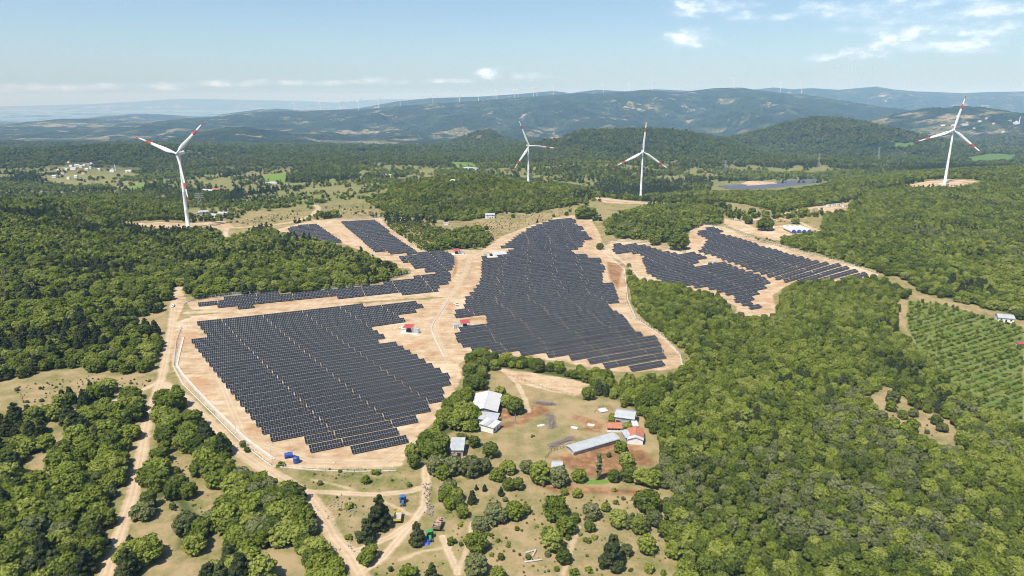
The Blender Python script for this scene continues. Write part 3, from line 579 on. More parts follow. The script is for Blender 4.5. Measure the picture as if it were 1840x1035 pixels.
dist = TP[rest][:, 1]; nm = np.array(KN)[TK[rest]]
keys = [(k if d_ < 620 or k in ('pale', 'shrub') else k+'_mid') for k, d_ in zip(nm, dist)]
L_ = [TP[rest]]; S_ = [np.stack([TS[rest], TS[rest], TH[rest]], -1)]; I_ = [pick(keys)]
# open woodland and hedges of the middle distance, thinning with the clearings the photo shows
PLANT = Region([(1270,352),(1330,350),(1400,347),(1470,338),(1500,330),(1480,322),(1400,322),(1330,326),(1280,333)])
OPEN = [PLANT]+TAN+CROP+DIRT+ROADS+[ROWS_ORCH, ROWS_ORCH2]
def band(y0, y1, step, thr, scl, kf, extra=0.0):
    g = np.random.default_rng(int(y0)); x, y = jgrid((-.9*y1, y0), (.9*y1, y1), step, g)
    k = np.abs(x) < .86*y; x, y = x[k], y[k]
    n1 = fbm(x/170+4, y/130+8, 4)+(fbm(x/40, y/40+31, 2)-.5)*.35
    openv = (x/y > -.42) & (x/y < .12) & (y > 1250) & (y < 2150)
    right = x/y > .06+.2*np.clip((1900-y)/900, 0, 1)
    dens_ = np.where(y > 1900, np.where(n1 > thr-np.where((x/y < .14) & (y < 2900), .07, .12), .97, .10), np.where(right, np.where(n1 > thr-.12, .97, .12), np.where(n1 > thr+np.where(openv, .03, 0), .94, .16)))
    k = (g.random(len(x)) < dens_) & ((sdf_all(OPEN, x, y) < -2) | ((y > 1650) & (sdf_all(DIRT+CROP+MUD, x, y) < -2) & (fbm(x/70, y/50, 3)+(g.random(len(x))-.5)*.3 > .60))) & (sdf_all(list(WREG.values()), x, y) < -2); x, y = x[k], y[k]
    z = height(x, y); s = scl*g.uniform(.7, 1.25, len(x))
    L_.append(np.stack([x, y, z-.3], -1)); S_.append(np.stack([s, s, s*g.uniform(.7, 1.1, len(x))], -1)); kp = g.choice(kf, len(x)); pt = fbm(x/260+3, y/210+40, 3)+(g.random(len(x))-.5)*.22
    kp = np.where(pt > .60, 'pine_mid' if y0 < 2000 else 'far', np.where(pt < .40, 'oak_mid' if y0 < 2000 else 'far_oak', kp)); I_.append(pick(kp))
band(880, 1400, 8.0, .50, .85, ['oak_mid', 'dark_mid', 'oak_mid', 'pine_mid'])
band(1400, 2100, 10, .50, 1.15, ['oak_mid', 'dark_mid', 'far', 'pine_mid'])
band(2100, 3000, 13, .44, 1.55, ['far', 'far', 'far_oak'])
band(3000, 4300, 19, .44, 2.2, ['far', 'far', 'far', 'far_oak'])
# orchard bushes and meadow scrub (too many to count): rows of small green bushes
def bushes(reg, step, s0, kinds, rowdir=0.0, gap=1.0, keep=1.0, excl=True):
    g = np.random.default_rng(int(step*100)+len(L_)); c0 = (reg.lo+reg.hi)/2; r = np.linalg.norm(reg.hi-reg.lo)/2
    a = np.arange(-r, r, step); b_ = np.arange(-r, r, step*gap); A, B = np.meshgrid(a, b_); A = A+g.normal(0, .16*step, A.shape); B = B+g.normal(0, .12*step, B.shape)
    x = (c0[0]+A*math.cos(rowdir)-B*math.sin(rowdir)).ravel(); y = (c0[1]+A*math.sin(rowdir)+B*math.cos(rowdir)).ravel()
    k = (reg.sdf(x, y) > .5) & (g.random(len(x)) < keep)
    if excl: k &= (sdf_all(DIRT+ROADS+MUD, x, y) < -.6)
    x, y = x[k], y[k]; s = s0*g.uniform(.6, 1.3, len(x)); z = height(x, y)
    return np.stack([x, y, z-.05], -1), np.stack([s, s, s*g.uniform(.8, 1.2, len(x))], -1), pick(g.choice(kinds, len(x)))
def stuff(name, sets):
    Lc, Sc, Ic = (np.concatenate(q) for q in zip(*sets)); scatter(name, Lc, gR.uniform(0, 6.28, len(Lc)), Sc, Ic)
stuff('orchard_saplings', [bushes(GREEN_ORCH, 2.7, .34, ['shrub', 'oak_mid', 'shrub'], .5, 1.75, .88), bushes(BROWN_ORCH, 4.6, .16, ['shrub', 'dark'], .5, 1.3, .8), bushes(ROWS_ORCH, 5, .62, ['far_oak'], .3, 3.2, 1), bushes(ROWS_ORCH2, 5, .7, ['far_oak'], .3, 2.6, 1)])
SCRUB = [Region(p) for p in ([(690,402),(760,398),(815,418),(800,440),(760,456),(715,425)], [(570,372),(680,357),(692,388),(593,390)], [(560,840),(720,846),(760,850),(735,880),(640,885),(560,870)], [(580,895),(640,892),(740,890),(760,915),(700,960),(620,980),(600,940)],
 [(660,1000),(760,945),(800,960),(820,1060),(640,1060)], [(870,890),(1000,880),(1160,890),(1200,1000),(1210,1060),(860,1060)], [(20,690),(150,675),(275,678),(285,690),(120,735),(40,735)], [(1330,412),(1380,425),(1440,447),(1400,448),(1345,425)], [(1560,722),(1640,740),(1700,762),(1690,800),(1600,762)],
 [(790,850),(850,950),(835,1030),(800,1000),(790,930)], [(305,817),(350,845),(320,862)], [(309,886),(385,888),(387,932),(300,930)], [(400,402),(540,376),(560,382),(480,405)], [(1190,668),(1235,640),(1235,680)], [(1130,540),(1138,470),(1150,505),(1150,575)])]
scr = [bushes(SCRUB[0], 4.2, .45, ['shrub', 'oak_mid', 'dark'], .3, 1, .75)]+[bushes(r_, 2.6, .11, ['shrub', 'dark', 'pale', 'shrub'], .7, 1, .34) for r_ in SCRUB[1:]]+[bushes(r_, 9, .34, ['shrub', 'pale', 'dark'], .2, 1, .35) for r_ in SCRUB[1:13]]
stuff('scrub', scr)
wl = np.concatenate(L_); stuff_l = scatter('woodland', wl, gR.uniform(0, 6.28, len(wl)), np.concatenate(S_), np.concatenate(I_))
# ------------------------------------------------------------------ trees that stand apart
M1 = 'trees in the dry meadow below the farm'; M2 = 'small bushes in the dry meadow below the farm'; M3 = 'row of tall trees on the lower edge of the farm'
SOLO = [  # u, v of the foot, width in the photo, design, label, group
 (682,947,42,'pine','biggest of three pines on the grass west of the trailer',0), (660,972,34,'pine','narrow pine close beside the biggest pine by the trailer',0), (750,977,30,'pine','pine beside the green tractor and blue tarpaulin',0), (776,1046,30,'pine','pine cut by the picture edge below the green tractor',0),
 (629,912,20,'shrub','bright bush beside grey stones on the track bend',0), (628,968,17,'shrub','small round bush near the outer bend of the dirt track',0), (658,868,17,'oak','lone upright tree above the thin dirt track beyond the blue tractor',0), (675,852,16,'shrub','low bush beside the lone tree above the thin track',0), (812,977,22,'shrub','bush between log trailer and hedge lane',0),
 (663,1007,40,'shrub','wide bright bush inside the fork of the tracks',0), (734,1034,34,'shrub','wide bush on the bottom edge between tracks',0), (849,904,18,'pine','small conifer beside the hedge lane below the farm',0), (856,880,8,'pine','slim young conifer, first of three below the grey shed',0), (871,882,9,'pine','slim young conifer, second of three below the grey shed',0), (900,890,13,'pine','thickest of three young conifers below the grey shed',0),
 (890,937,46,'pale','pale crown, widest of the clump in the upper meadow',0), (925,930,38,'oak','round crown beside the pale one in the upper meadow clump',0), (945,922,20,'dark','smallest dark crown on the end of the upper meadow clump',0), (862,953,34,'pale','pale tree where the meadow meets the hedge lane',0), (855,988,40,'oak','round tree below the pale tree on the hedge lane',0), (855,1030,46,'pale','wide pale tree on the bottom edge by the footpath',0), (895,1040,30,'oak','round tree on bottom edge beside the wide pale tree',0),
 (884,963,10,'shrub',0,M2), (895,973,9,'shrub',0,M2), (913,977,10,'shrub',0,M2), (883,998,9,'shrub',0,M2), (913,982,9,'shrub',0,M2), (1043,962,8,'shrub',0,M2), (1134,1025,9,'shrub',0,M2), (1108,905,14,'shrub',0,M2), (1192,1032,13,'shrub',0,M2), (1068,967,15,'shrub',0,M2), (1055,974,15,'shrub',0,M2), (1058,1027,16,'shrub',0,M2), (1031,1032,18,'shrub',0,M2),
 (998,930,48,'oak',0,M1), (1017,957,36,'oak',0,M1), (1034,937,18,'dark',0,M1), (985,968,28,'oak',0,M1), (994,987,42,'oak',0,M1), (1012,1010,30,'dark',0,M1), (1062,930,38,'pale',0,M1), (1088,917,18,'oak',0,M1), (1059,954,24,'dark',0,M1), (1161,917,46,'oak',0,M1), (1111,944,38,'oak',0,M1), (1130,947,28,'pale',0,M1), (1150,955,35,'dark',0,M1), (1174,942,36,'pale',0,M1), (1200,967,40,'dark',0,M1), (1162,992,38,'oak',0,M1), (1167,1027,18,'oak',0,M1), (1125,997,26,'pale',0,M1), (1220,940,36,'oak',0,M1), (1210,1000,36,'oak',0,M1),
 (1100,1017,48,'pine','broad spreading conifer standing alone in the lower meadow',0), (1104,882,12,'shrub','little bush on bare soil above the lower meadow',0), (1014,888,16,'oak','smaller of two round trees below the dark farm wall',0), (1037,892,20,'oak','larger of two round trees below the dark farm wall',0),
 (1040,864,27,'oak','round tree at the end of the dark wall beside the brown yard',0), (1075,862,13,'poplar','tall slim poplar in front of the brown farmyard',0), (1102,864,25,'dark','squat dark tree on the dark wall beside the poplar',0),
 (1127,774,20,'oak','tree standing between the two orange roofed sheds',0), (1100,757,18,'oak','round tree beside the wall of the grey barn',0), (1094,821,10,'dark','little tree alone on the brown farmyard',0), (1115,812,26,'oak','topmost of three trees dividing the brown yard',0), (1125,835,27,'oak','middle of three trees dividing the brown yard',0), (1129,862,33,'dark','lowest of three trees dividing the brown yard',0), (1150,868,34,'oak','round tree where the yard meets the east wood',0), (1172,872,38,'oak','wide tree on the corner of the yard and the east wood',0),
 (899,712,24,'oak','topmost tree of the clump beside the white roofed shed',0), (912,730,30,'oak','middle tree of the clump beside the white roofed shed',0), (926,743,33,'dark','lowest tree of the clump beside the white roofed shed',0), (1056,717,27,'dark','dark tree alone at the end of the sandy patch',0), (882,820,33,'dark','round dark tree below the shed with roof panels',0), (852,802,25,'dark','tree between the grey shed and the shed with roof panels',0), (830,790,22,'shrub','bush against the upper wall of the grey square shed',0), (957,785,8,'shrub','tiny thin sapling alone in the farm meadow',0),
 (785,850,40,'pale',0,M3), (815,850,40,'pale',0,M3), (845,853,44,'pale',0,M3), (868,848,34,'pale',0,M3), (893,862,28,'oak',0,M3), (912,850,32,'oak',0,M3), (930,878,26,'dark',0,M3), (946,848,30,'pale',0,M3), (970,866,44,'oak',0,M3), (1003,870,40,'pale',0,M3), (915,878,24,'oak',0,M3),
 (317,704,17,'oak','small round tree beside the corner of the solar fence',0), (437,802,14,'pale','pale bush outside the white channel of the near solar field',0), (444,812,12,'dark','darker bush just below the pale one outside the channel',0), (247,754,38,'dark','round dark tree where the dirt track leaves the meadow',0), (60,752,16,'shrub','small bush in the meadow near the picture edge',0), (505,838,16,'shrub','bush by the road below the blue tanks',0),
 (1344,402,18,'oak','smaller tree beside the sandy track of the storage yard',0), (1374,414,31,'oak','big round tree in the middle of the storage yard',0), (1351,385,14,'dark','tree on the grass strip above the storage yard',0), (1429,402,15,'oak','round tree between the two yard tracks',0), (1443,388,18,'oak','tree below the upper yard road',0), (1396,392,7,'dark','tiny tree on the kerb of the yard road',0), (1219,448,37,'oak','wide tree in the corner of the right solar fence',0), (1177,440,22,'oak','round tree against the fence of the right solar field',0), (1078,448,14,'dark','lone round tree on bare earth between two solar fields',0), (1130,480,9,'oak','upper bush on the bank beside the ravine fence',0), (1131,493,11,'oak','lower bush on the bank beside the ravine fence',0),
 (874,413,9,'dark','small dark tree on the brown orchard slope',0), (922,391,8,'dark','dark tree by the meadow house below the round hill',0), (995,390,6,'dark','first little tree on the verge of the top road',0), (1018,387,8,'dark','second little tree on the verge of the top road',0), (1024,381,6,'dark','smallest tree on the tan field above the top road',0), (1047,393,27,'oak','tree clump at the bend of the top solar road',0), (1064,388,18,'oak','tree beside the clump at the bend of the top road',0), (497,374,11,'oak','lone tree on the pasture beside the first turbine',0), (590,392,14,'dark','darker of two trees at the top of the upper solar road',0), (602,391,18,'oak','larger of two trees at the top of the upper solar road',0),
 (1603,722,26,'pale','pale tree at the top of the clearing in the east wood',0), (1600,738,22,'oak','tree on the upper edge of the clearing in the east wood',0), (1622,752,18,'dark','dark round tree in the clearing in the east wood',0), (1640,748,20,'pale','pale tree in the middle of the clearing in the east wood',0), (1682,762,20,'oak','tree low in the clearing in the east wood',0), (1692,775,22,'pale','palest tree on the low side of the clearing',0)]
SP = ground([(s[0], s[1]) for s in SOLO])
for (u, v, wpx, kd, lab, grp), p in zip(SOLO, SP):
    wm = wpx/px_per_m(p); dw = {'poplar': 2.6, 'pine': 6.4, 'shrub': 7.2}.get(kd, 8.2); s = wm/dw
    if grp: lab = {M1: 'round leafy tree scattered in the dry meadow below the farm', M2: 'small bush dotted about the dry meadow below the farm', M3: 'tall leafy tree in the row along the lower edge of the farm'}[grp]
    nm_ = {'pine': 'pine_tree', 'poplar': 'poplar_tree', 'shrub': 'bush'}.get(kd, 'broadleaf_tree')
    sh = s if kd != 'poplar' else s*.95
    tree(kd, u, (p[0], p[1], p[2]-.1), s, sh*(1.0 if kd != 'pine' else 1.05), random.random()*6.3, nm_, lab, 'bush' if kd == 'shrub' else 'tree', grp or None)

# ------------------------------------------------------------------ mesh builder
class MB:
    def __init__(s): s.V = []; s.F = []; s.M = []
    def add(s, V, F, m=0):
        n = len(s.V); s.V += [tuple(map(float, v)) for v in V]; s.F += [tuple(i+n for i in f) for f in F]; s.M += [m]*len(F); return s
    def box(s, c, d, m=0, rz=0.0):
        cx, cy_, cz = c; hx, hy, hz_ = d[0]/2, d[1]/2, d[2]/2; ca, sa = math.cos(rz), math.sin(rz)
        V = [(cx+x*hx*ca-y*hy*sa, cy_+x*hx*sa+y*hy*ca, cz+z*hz_) for z in (-1, 1) for y in (-1, 1) for x in (-1, 1)]
        return s.add(V, [(0, 2, 3, 1), (4, 5, 7, 6), (0, 1, 5, 4), (2, 6, 7, 3), (0, 4, 6, 2), (1, 3, 7, 5)], m)
    def cyl(s, p0, p1, r0, r1=None, n=10, m=0, caps=True):
        p0, p1 = np.array(p0, float), np.array(p1, float); r1 = r0 if r1 is None else r1; d_ = p1-p0; d_ /= np.linalg.norm(d_)
        u = np.cross(d_, [0, 0, 1] if abs(d_[2]) < .9 else [1, 0, 0]); u /= np.linalg.norm(u); w_ = np.cross(d_, u)
        a = np.arange(n)*2*pi/n; ring = np.cos(a)[:, None]*u+np.sin(a)[:, None]*w_
        V = np.r_[p0+ring*r0, p1+ring*r1]; F = [(i, (i+1) % n, n+(i+1) % n, n+i) for i in range(n)]
        if caps: F += [tuple(range(n))[::-1], tuple(range(n, 2*n))]
        return s.add(V, F, m)
    def lathe(s, prof, n=16, m=0, org=(0, 0, 0), mfun=None):
        V = []; F = []; M = []
        for z, r in prof: V += [(org[0]+r*math.cos(a), org[1]+r*math.sin(a), org[2]+z) for a in np.arange(n)*2*pi/n]
        for i in range(len(prof)-1):
            for j in range(n): F.append((i*n+j, i*n+(j+1) % n, (i+1)*n+(j+1) % n, (i+1)*n+j))
        return s.add(V, F, m)
    def build(s, name, mats, parent=None, smooth=False, loc=None, rz=None):
        me = bpy.data.meshes.new(name); me.from_pydata(s.V, [], s.F); mats = mats if isinstance(mats, (list, tuple)) else [mats]
        for m in mats: me.materials.append(m)
        me.polygons.foreach_set('material_index', s.M)
        if smooth: me.polygons.foreach_set('use_smooth', [True]*len(s.F))
        me.update(); o = link(name, me, parent)
        if loc is not None: o.location = loc
        if rz is not None: o.rotation_euler = (0, 0, rz)
        return o
# ------------------------------------------------------------------ solar tables
MODW, SLOPE, TILT, PITCHROW = 1.14, 4.6, R(21), 9.2
ROW = R(24.3); RD = np.array([math.cos(ROW), math.sin(ROW)]); ND = np.array([-math.sin(ROW), math.cos(ROW)])
pv, T = new_mat('solar_cells')
uv = T.n('ShaderNodeUVMap', uv_map='cells').outputs[0]; su = T.n('ShaderNodeSeparateXYZ', {0: uv})
def line(coord, per, wd):
    f = T.m('FRACT', T.m('DIVIDE', coord, per)); dd = T.m('MINIMUM', f, T.m('SUBTRACT', 1.0, f)); return T.m('LESS_THAN', dd, wd/per/2)
fr = T.m('MAXIMUM', line(su.outputs[0], MODW, .075), line(su.outputs[1], SLOPE/2, .11))
half = T.m('MULTIPLY', line(T.m('ADD', su.outputs[1], SLOPE/4), SLOPE/2, .05), .35)
fr = T.m('MAXIMUM', fr, half)
cellid = T.n('ShaderNodeTexWhiteNoise', {'Vector': T.n('ShaderNodeCombineXYZ', {0: T.m('FLOOR', T.m('DIVIDE', su.outputs[0], MODW)), 1: T.m('FLOOR', T.m('DIVIDE', su.outputs[1], SLOPE/2)), 2: T.n('ShaderNodeObjectInfo').outputs['Random']})}, noise_dimensions='3D').outputs[0]
cell = T.mix(cellid, (.009, .009, .010), (.015, .015, .017))
colp = T.mix(fr, cell, (.32, .335, .36))
b = bsdf(T, colp, T.m('MULTIPLY_ADD', fr, .25, .22)); b.inputs['IOR'].default_value = 1.42; b.inputs['Specular IOR Level'].default_value = .22
out_surf(T, b)
STEEL = simple('galvanised_steel', (.42, .43, .44), .45, .1, 2, .6); DARKB = simple('panel_back', (.07, .07, .08), .6)
def table_arrays(n):
    """Vertices of one tilted array, centre of the ground line at the origin, x along the row."""
    L = n*MODW/2; c, s_ = math.cos(TILT), math.sin(TILT); zl = .75; yh = SLOPE*c/2; zh = zl+SLOPE*s_; th = .07
    top = [(-L, -yh, zl), (L, -yh, zl), (L, yh, zh), (-L, yh, zh)]; bot = [(x, y+s_*th, z-c*th) for x, y, z in top]
    return np.array(top+bot), [(0, 1, 2, 3), (7, 6, 5, 4), (0, 4, 5, 1), (1, 5, 6, 2), (2, 6, 7, 3), (3, 7, 4, 0)]
TAB = {}
def table_mesh(n):
    if n in TAB: return TAB[n]
    V, F = table_arrays(n); me = bpy.data.meshes.new('panel_array'); me.from_pydata([tuple(v) for v in V], [], F); me.materials.append(pv); me.materials.append(DARKB)
    me.polygons.foreach_set('material_index', [0, 1, 1, 1, 1, 1]); ul = me.uv_layers.new(name='cells')
    for k, (a_, b_) in enumerate([(0, 0), (n*MODW, 0), (n*MODW, SLOPE), (0, SLOPE)]): ul.data[k].uv = (a_+.0001, b_+.0001)
    m = MB(); L = n*MODW/2; c, s_ = math.cos(TILT), math.sin(TILT)
    for t in (-.3, .3):
        y = t*SLOPE*c; z = .75+(t+.5)*SLOPE*s_-.20; m.box((0, y, z), (2*L-.2, .09, .12))
    k_ = max(2, int(round(2*L/5.5))+1)
    for x in np.linspace(-L+1.2, L-1.2, k_):
        for t in (-.3, .3):
            y = t*SLOPE*c; z = .75+(t+.5)*SLOPE*s_-.26; m.box((x, y, z/2-.5), (.11, .11, z+1.0))
    m2 = bpy.data.meshes.new('support_frame'); m2.from_pydata(m.V, [], m.F); m2.materials.append(STEEL)
    TAB[n] = (me, m2); return TAB[n]
cA = lambda p: crop(290, 530, .3092, p)
GAPS = {0: (lambda n: .6-.209*(n-516)), 1: (lambda n: 286+np.where(n > 470, .45*(n-533), .45*(470-533)+.09*(n-470)))}
FIELDS = [  # outline of the panels in the photo, gap offset, gap shear, names for the labels
 (cA([(205,168),(590,122),(830,96),(1165,58),(1188,80),(1500,38),(1545,75),(1475,90),(1482,108),(1400,118),(1440,160),(1250,192),(1290,232),(1325,245),(1335,262),(1250,285),(1350,280),(1470,345),(1560,400),(1700,490),(1690,515),(1610,535),(1625,560),(1650,578),(1640,612),(1560,632),(1577,662),(1475,702),(1484,737),(1372,780),(1380,815),(1420,828),(1430,864),(1110,925),(1085,890),(870,915),(855,880),(830,865),(812,830),(610,850),(560,765),(490,680),(430,600),(380,550),(340,490),(290,435),(240,385),(190,330),(150,282),(275,262)]), 8, -.10, 'the near solar field', 'the blue tanks', 'the white channel'),
 (crop(800, 370, .2717, [(625,125),(720,95),(830,85),(870,105),(850,125),(925,150),(895,170),(945,185),(925,205),(1005,212),(915,240),(905,275),(840,300),(865,325),(930,325),(945,350),(1015,345),(1045,385),(1055,425),(1035,460),(1040,520),(1110,515),(1125,570),(1150,635),(1075,660),(1105,700),(1150,720),(1205,765),(1205,780),(1245,825),(1275,860),(1365,855),(1415,905),(1435,950),(1450,985),(1465,1030),(1460,1060),(1090,1110),(1030,1060),(820,1020),(640,1000),(420,985),(240,975),(130,955),(95,925),(70,880),(50,840),(270,790),(275,765),(260,730),(65,755),(60,735),(75,705),(95,680),(130,650),(135,620),(165,595),(200,560),(225,520),(240,480),(240,420),(245,350),(330,345),(400,335),(410,310),(460,290),(360,285),(420,250),(470,210),(530,165)]), 5, .05, 'the central solar field', 'the farm hedge', 'the central dirt road'),
 (crop(500, 370, .2717, [(410,110),(635,97),(925,318),(760,328),(720,312),(640,310)]), 12, .0, 'the upper sloping solar field', 'the dirt corridor', 'the upper dirt road'),
 (crop(500, 370, .2717, [(45,160),(170,130),(250,125),(425,245),(330,262),(240,225),(100,205)]), 3, .0, 'the small upper solar field by the first turbine', 'the wood', 'the turbine road'),
 (crop(500, 370, .2717, [(800,345),(920,325),(1100,307),(1165,340),(1160,390),(1145,450),(1135,510),(1060,545),(1055,568),(640,605),(560,600),(230,627),(0,648),(-220,680),(-390,690),(-450,672),(-565,660),(-550,640),(-420,640),(-300,608),(-160,590),(-100,585),(60,588),(220,585),(415,568),(520,545),(650,530),(860,490),(1055,447),(960,440),(970,420),(880,420),(870,395),(815,375)]), 15, .1, 'the solar strip below the wood', 'the main dirt road', 'the track fork'),
 (crop(1050, 370, .2996, [(180,232),(265,240),(345,235),(420,262),(480,275),(560,295),(650,282),(735,315),(655,355),(700,375),(740,365),(850,348),(900,372),(985,400),(1060,425),(1110,460),(1095,490),(1020,545),(1005,590),(1060,600),(1050,615),(985,628),(935,605),(890,585),(900,545),(855,540),(805,525),(765,510),(715,495),(610,493),(500,480),(380,432),(370,385),(350,345),(345,300),(280,288),(200,296),(165,282)]), 10, .2, 'the right solar field', 'the pale bare tip', 'the ravine'),
 (crop(1050, 370, .2996, [(690,150),(780,135),(830,155),(810,175),(870,185),(960,210),(1035,235),(1080,250),(1160,270),(1200,290),(1290,310),(1380,335),(1420,345),(1510,350),(1570,370),(1620,390),(1700,415),(1580,450),(1390,470),(1190,460),(1090,425),(1000,395),(920,360),(840,335),(760,300),(680,285),(710,255),(740,205),(675,175)]), 2, .15, 'the right upper solar field', 'the oak wood', 'the service kiosk')]
ORD = 'first second third fourth fifth sixth seventh eighth ninth tenth eleventh twelfth thirteenth fourteenth fifteenth sixteenth seventeenth eighteenth nineteenth'.split()
NUM = ORD+['twentieth']+['twenty-'+o for o in ORD[:9]]+['thirtieth']+['thirty-'+o for o in ORD[:9]]+['fortieth']+['forty-'+o for o in ORD[:9]]+['fiftieth']+['fifty-'+o for o in ORD[:9]]+['sixtieth']+['sixty-'+o for o in ORD[:9]]
tables = []
for fi, (px, off, shear, fname, front, side) in enumerate(FIELDS):
    P2 = ground(px)[:, :2]; e = P2 @ RD; nn = P2 @ ND; rows = []
    for k, n0 in enumerate(np.arange(nn.min()+2.2, nn.max(), {1: 9.9, 5: 10.3, 6: 10.3}.get(fi, PITCHROW))):
        per = 24*MODW+.42; o0 = GAPS[fi](n0) % per+(rng.normal(0, 2.2) if fi == 1 else 0) if fi in GAPS else (off+shear*(n0-nn.min())+e.min()) % per; runs = []
        for gi in range(-30, 60):
            g0 = o0+gi*per
            if g0+per < e.min() or g0 > e.max(): continue
            xs = g0+(np.arange(24)+.5)*MODW; xy = xs[:, None]*RD+n0*ND; ok = np.where(inside(P2, xy[:, 0], xy[:, 1]))[0]
            if len(ok):   # unbroken runs of modules inside the outline
                for r_ in np.split(ok, np.where(np.diff(ok) > 1)[0]+1):
                    if len(r_) >= 4: runs.append((g0+r_[0]*MODW, len(r_), n0))
        if runs: rows.append(runs)
    for k, rw in enumerate(rows):
        for j, (e0, n, n0) in enumerate(rw): tables.append((e0, n, n0, fi, k, j))
E0 = np.array([t[0] for t in tables]); NM = np.array([t[1] for t in tables]); N0 = np.array([t[2] for t in tables])
pa = E0[:, None]*RD+N0[:, None]*ND; pb = (E0+NM*MODW)[:, None]*RD+N0[:, None]*ND
za = height(pa[:, 0], pa[:, 1]); zb = height(pb[:, 0], pb[:, 1]); zm = height(*((pa+pb)/2).T)
mid = np.c_[(pa+pb)/2, np.maximum((za+zb)/2, zm)]
tvis = project(mid); size = px_per_m(mid)*np.sqrt(NM)*((tvis[:, 0] > -20) & (tvis[:, 0] < 1860))
first = set(np.argsort(-size)[:300].tolist()); SV = []; SF = []; SU = []; SMI = []
from mathutils import Matrix, Vector
for i, (e0, n, n0, fi, k, j) in enumerate(tables):
    sl = (zb[i]-za[i])/(n*MODW); X = Vector((RD[0], RD[1], sl)).normalized(); jt = rng.normal(0, .012); Yv = Vector((ND[0], ND[1], jt)).normalized(); Z = X.cross(Yv)
    Mx = Matrix(((X[0], Yv[0], Z[0], mid[i, 0]), (X[1], Yv[1], Z[1], mid[i, 1]), (X[2], Yv[2], Z[2], mid[i, 2]), (0, 0, 0, 1)))
    if i in first:
        f = FIELDS[fi]; r = empty('solar_table', mid[i]); r.matrix_world = Mx
        tag(r, '%s solar table from %s in the %s row from %s' % (NUM[j], f[5], NUM[k], f[4]), 'solar panels', 'solar tables in '+f[3])
        a_, b_ = table_mesh(n); link('panel_array', a_, r); link('support_frame', b_, r)
    else:
        V, F = table_arrays(n); Vw = np.array(Mx)[:3, :3] @ V.T; Vw = Vw.T+mid[i]; q0 = len(SV)*8; SV.append(Vw)
        SF += [[v+q0 for v in ff] for ff in F]; SU.append(n); SMI += [0, 1, 1, 1, 1, 1]
me = mesh_np('solar_array', np.concatenate(SV), SF, [pv, DARKB], mi=SMI); ul = me.uv_layers.new(name='cells'); uvd = np.zeros((len(SF)*4, 2))
for i, n in enumerate(SU): uvd[i*24:i*24+4] = [(0, 0), (n*MODW, 0), (n*MODW, SLOPE), (0, SLOPE)]
ul.data.foreach_set('uv', uvd.astype(np.float32).ravel()+.0001)
tag(link('solar_array', me), kind='stuff')
print('TABLES', len(tables), 'TREES', len(TX), 'WOODLAND', len(wl))
# ------------------------------------------------------------------ wind turbines
WHITE = simple('turbine_white', (.74, .75, .76), .35, .03, .2); RED = simple('signal_red', (.55, .075, .045), .4, .06, .5); GREYM = simple('grey_metal', (.32, .33, .34), .5, .1, 1)
CONC = simple('concrete', (.50, .48, .44), .85, .12, .8)
HUB_H, ROT = 92.0, 60.0
def blade_mesh():
    """Blade along +z from the hub, chord tapering, twisted; red bands by station."""
    st = [(1.6, 1.25, 1.25, 0, 0), (4, 1.2, 1.15, .1, 0), (9, 2.1, .75, .35, 0), (14, 2.45, .55, .4, 0), (24, 1.95, .40, .2, 0), (36, 1.45, .30, .08, 1), (43.5, 1.1, .24, .0, 0), (53, .75, .18, -.05, 1), (58, .42, .12, -.05, 1), (60, .1, .05, -.05, 1)]
    m = MB(); n = 12; V = []; F = []; M = []
    for (z, ch, th, tw, mi) in st:
        for k in range(n):
            a = k*2*pi/n; x = ch*math.cos(a)*(1.25 if math.cos(a) < 0 else .75); y = th*math.sin(a)*(.55+.45*(1-abs(math.cos(a))))
            if z < 5: x, y = ch*math.cos(a), th*math.sin(a)
            V.append((x*math.cos(tw)-y*math.sin(tw), x*math.sin(tw)+y*math.cos(tw)-z*z*.0006, z))
    for i in range(len(st)-1):
        for k in range(n): F.append((i*n+k, i*n+(k+1) % n, (i+1)*n+(k+1) % n, (i+1)*n+k)); M.append(st[i][4])
    F.append(tuple(range((len(st)-1)*n, len(st)*n))); M.append(1)
    me = bpy.data.meshes.new('blade'); me.from_pydata(V, [], F); me.materials.append(WHITE); me.materials.append(RED)
    me.polygons.foreach_set('material_index', M); me.polygons.foreach_set('use_smooth', [True]*len(F)); return me
BLADE = blade_mesh()
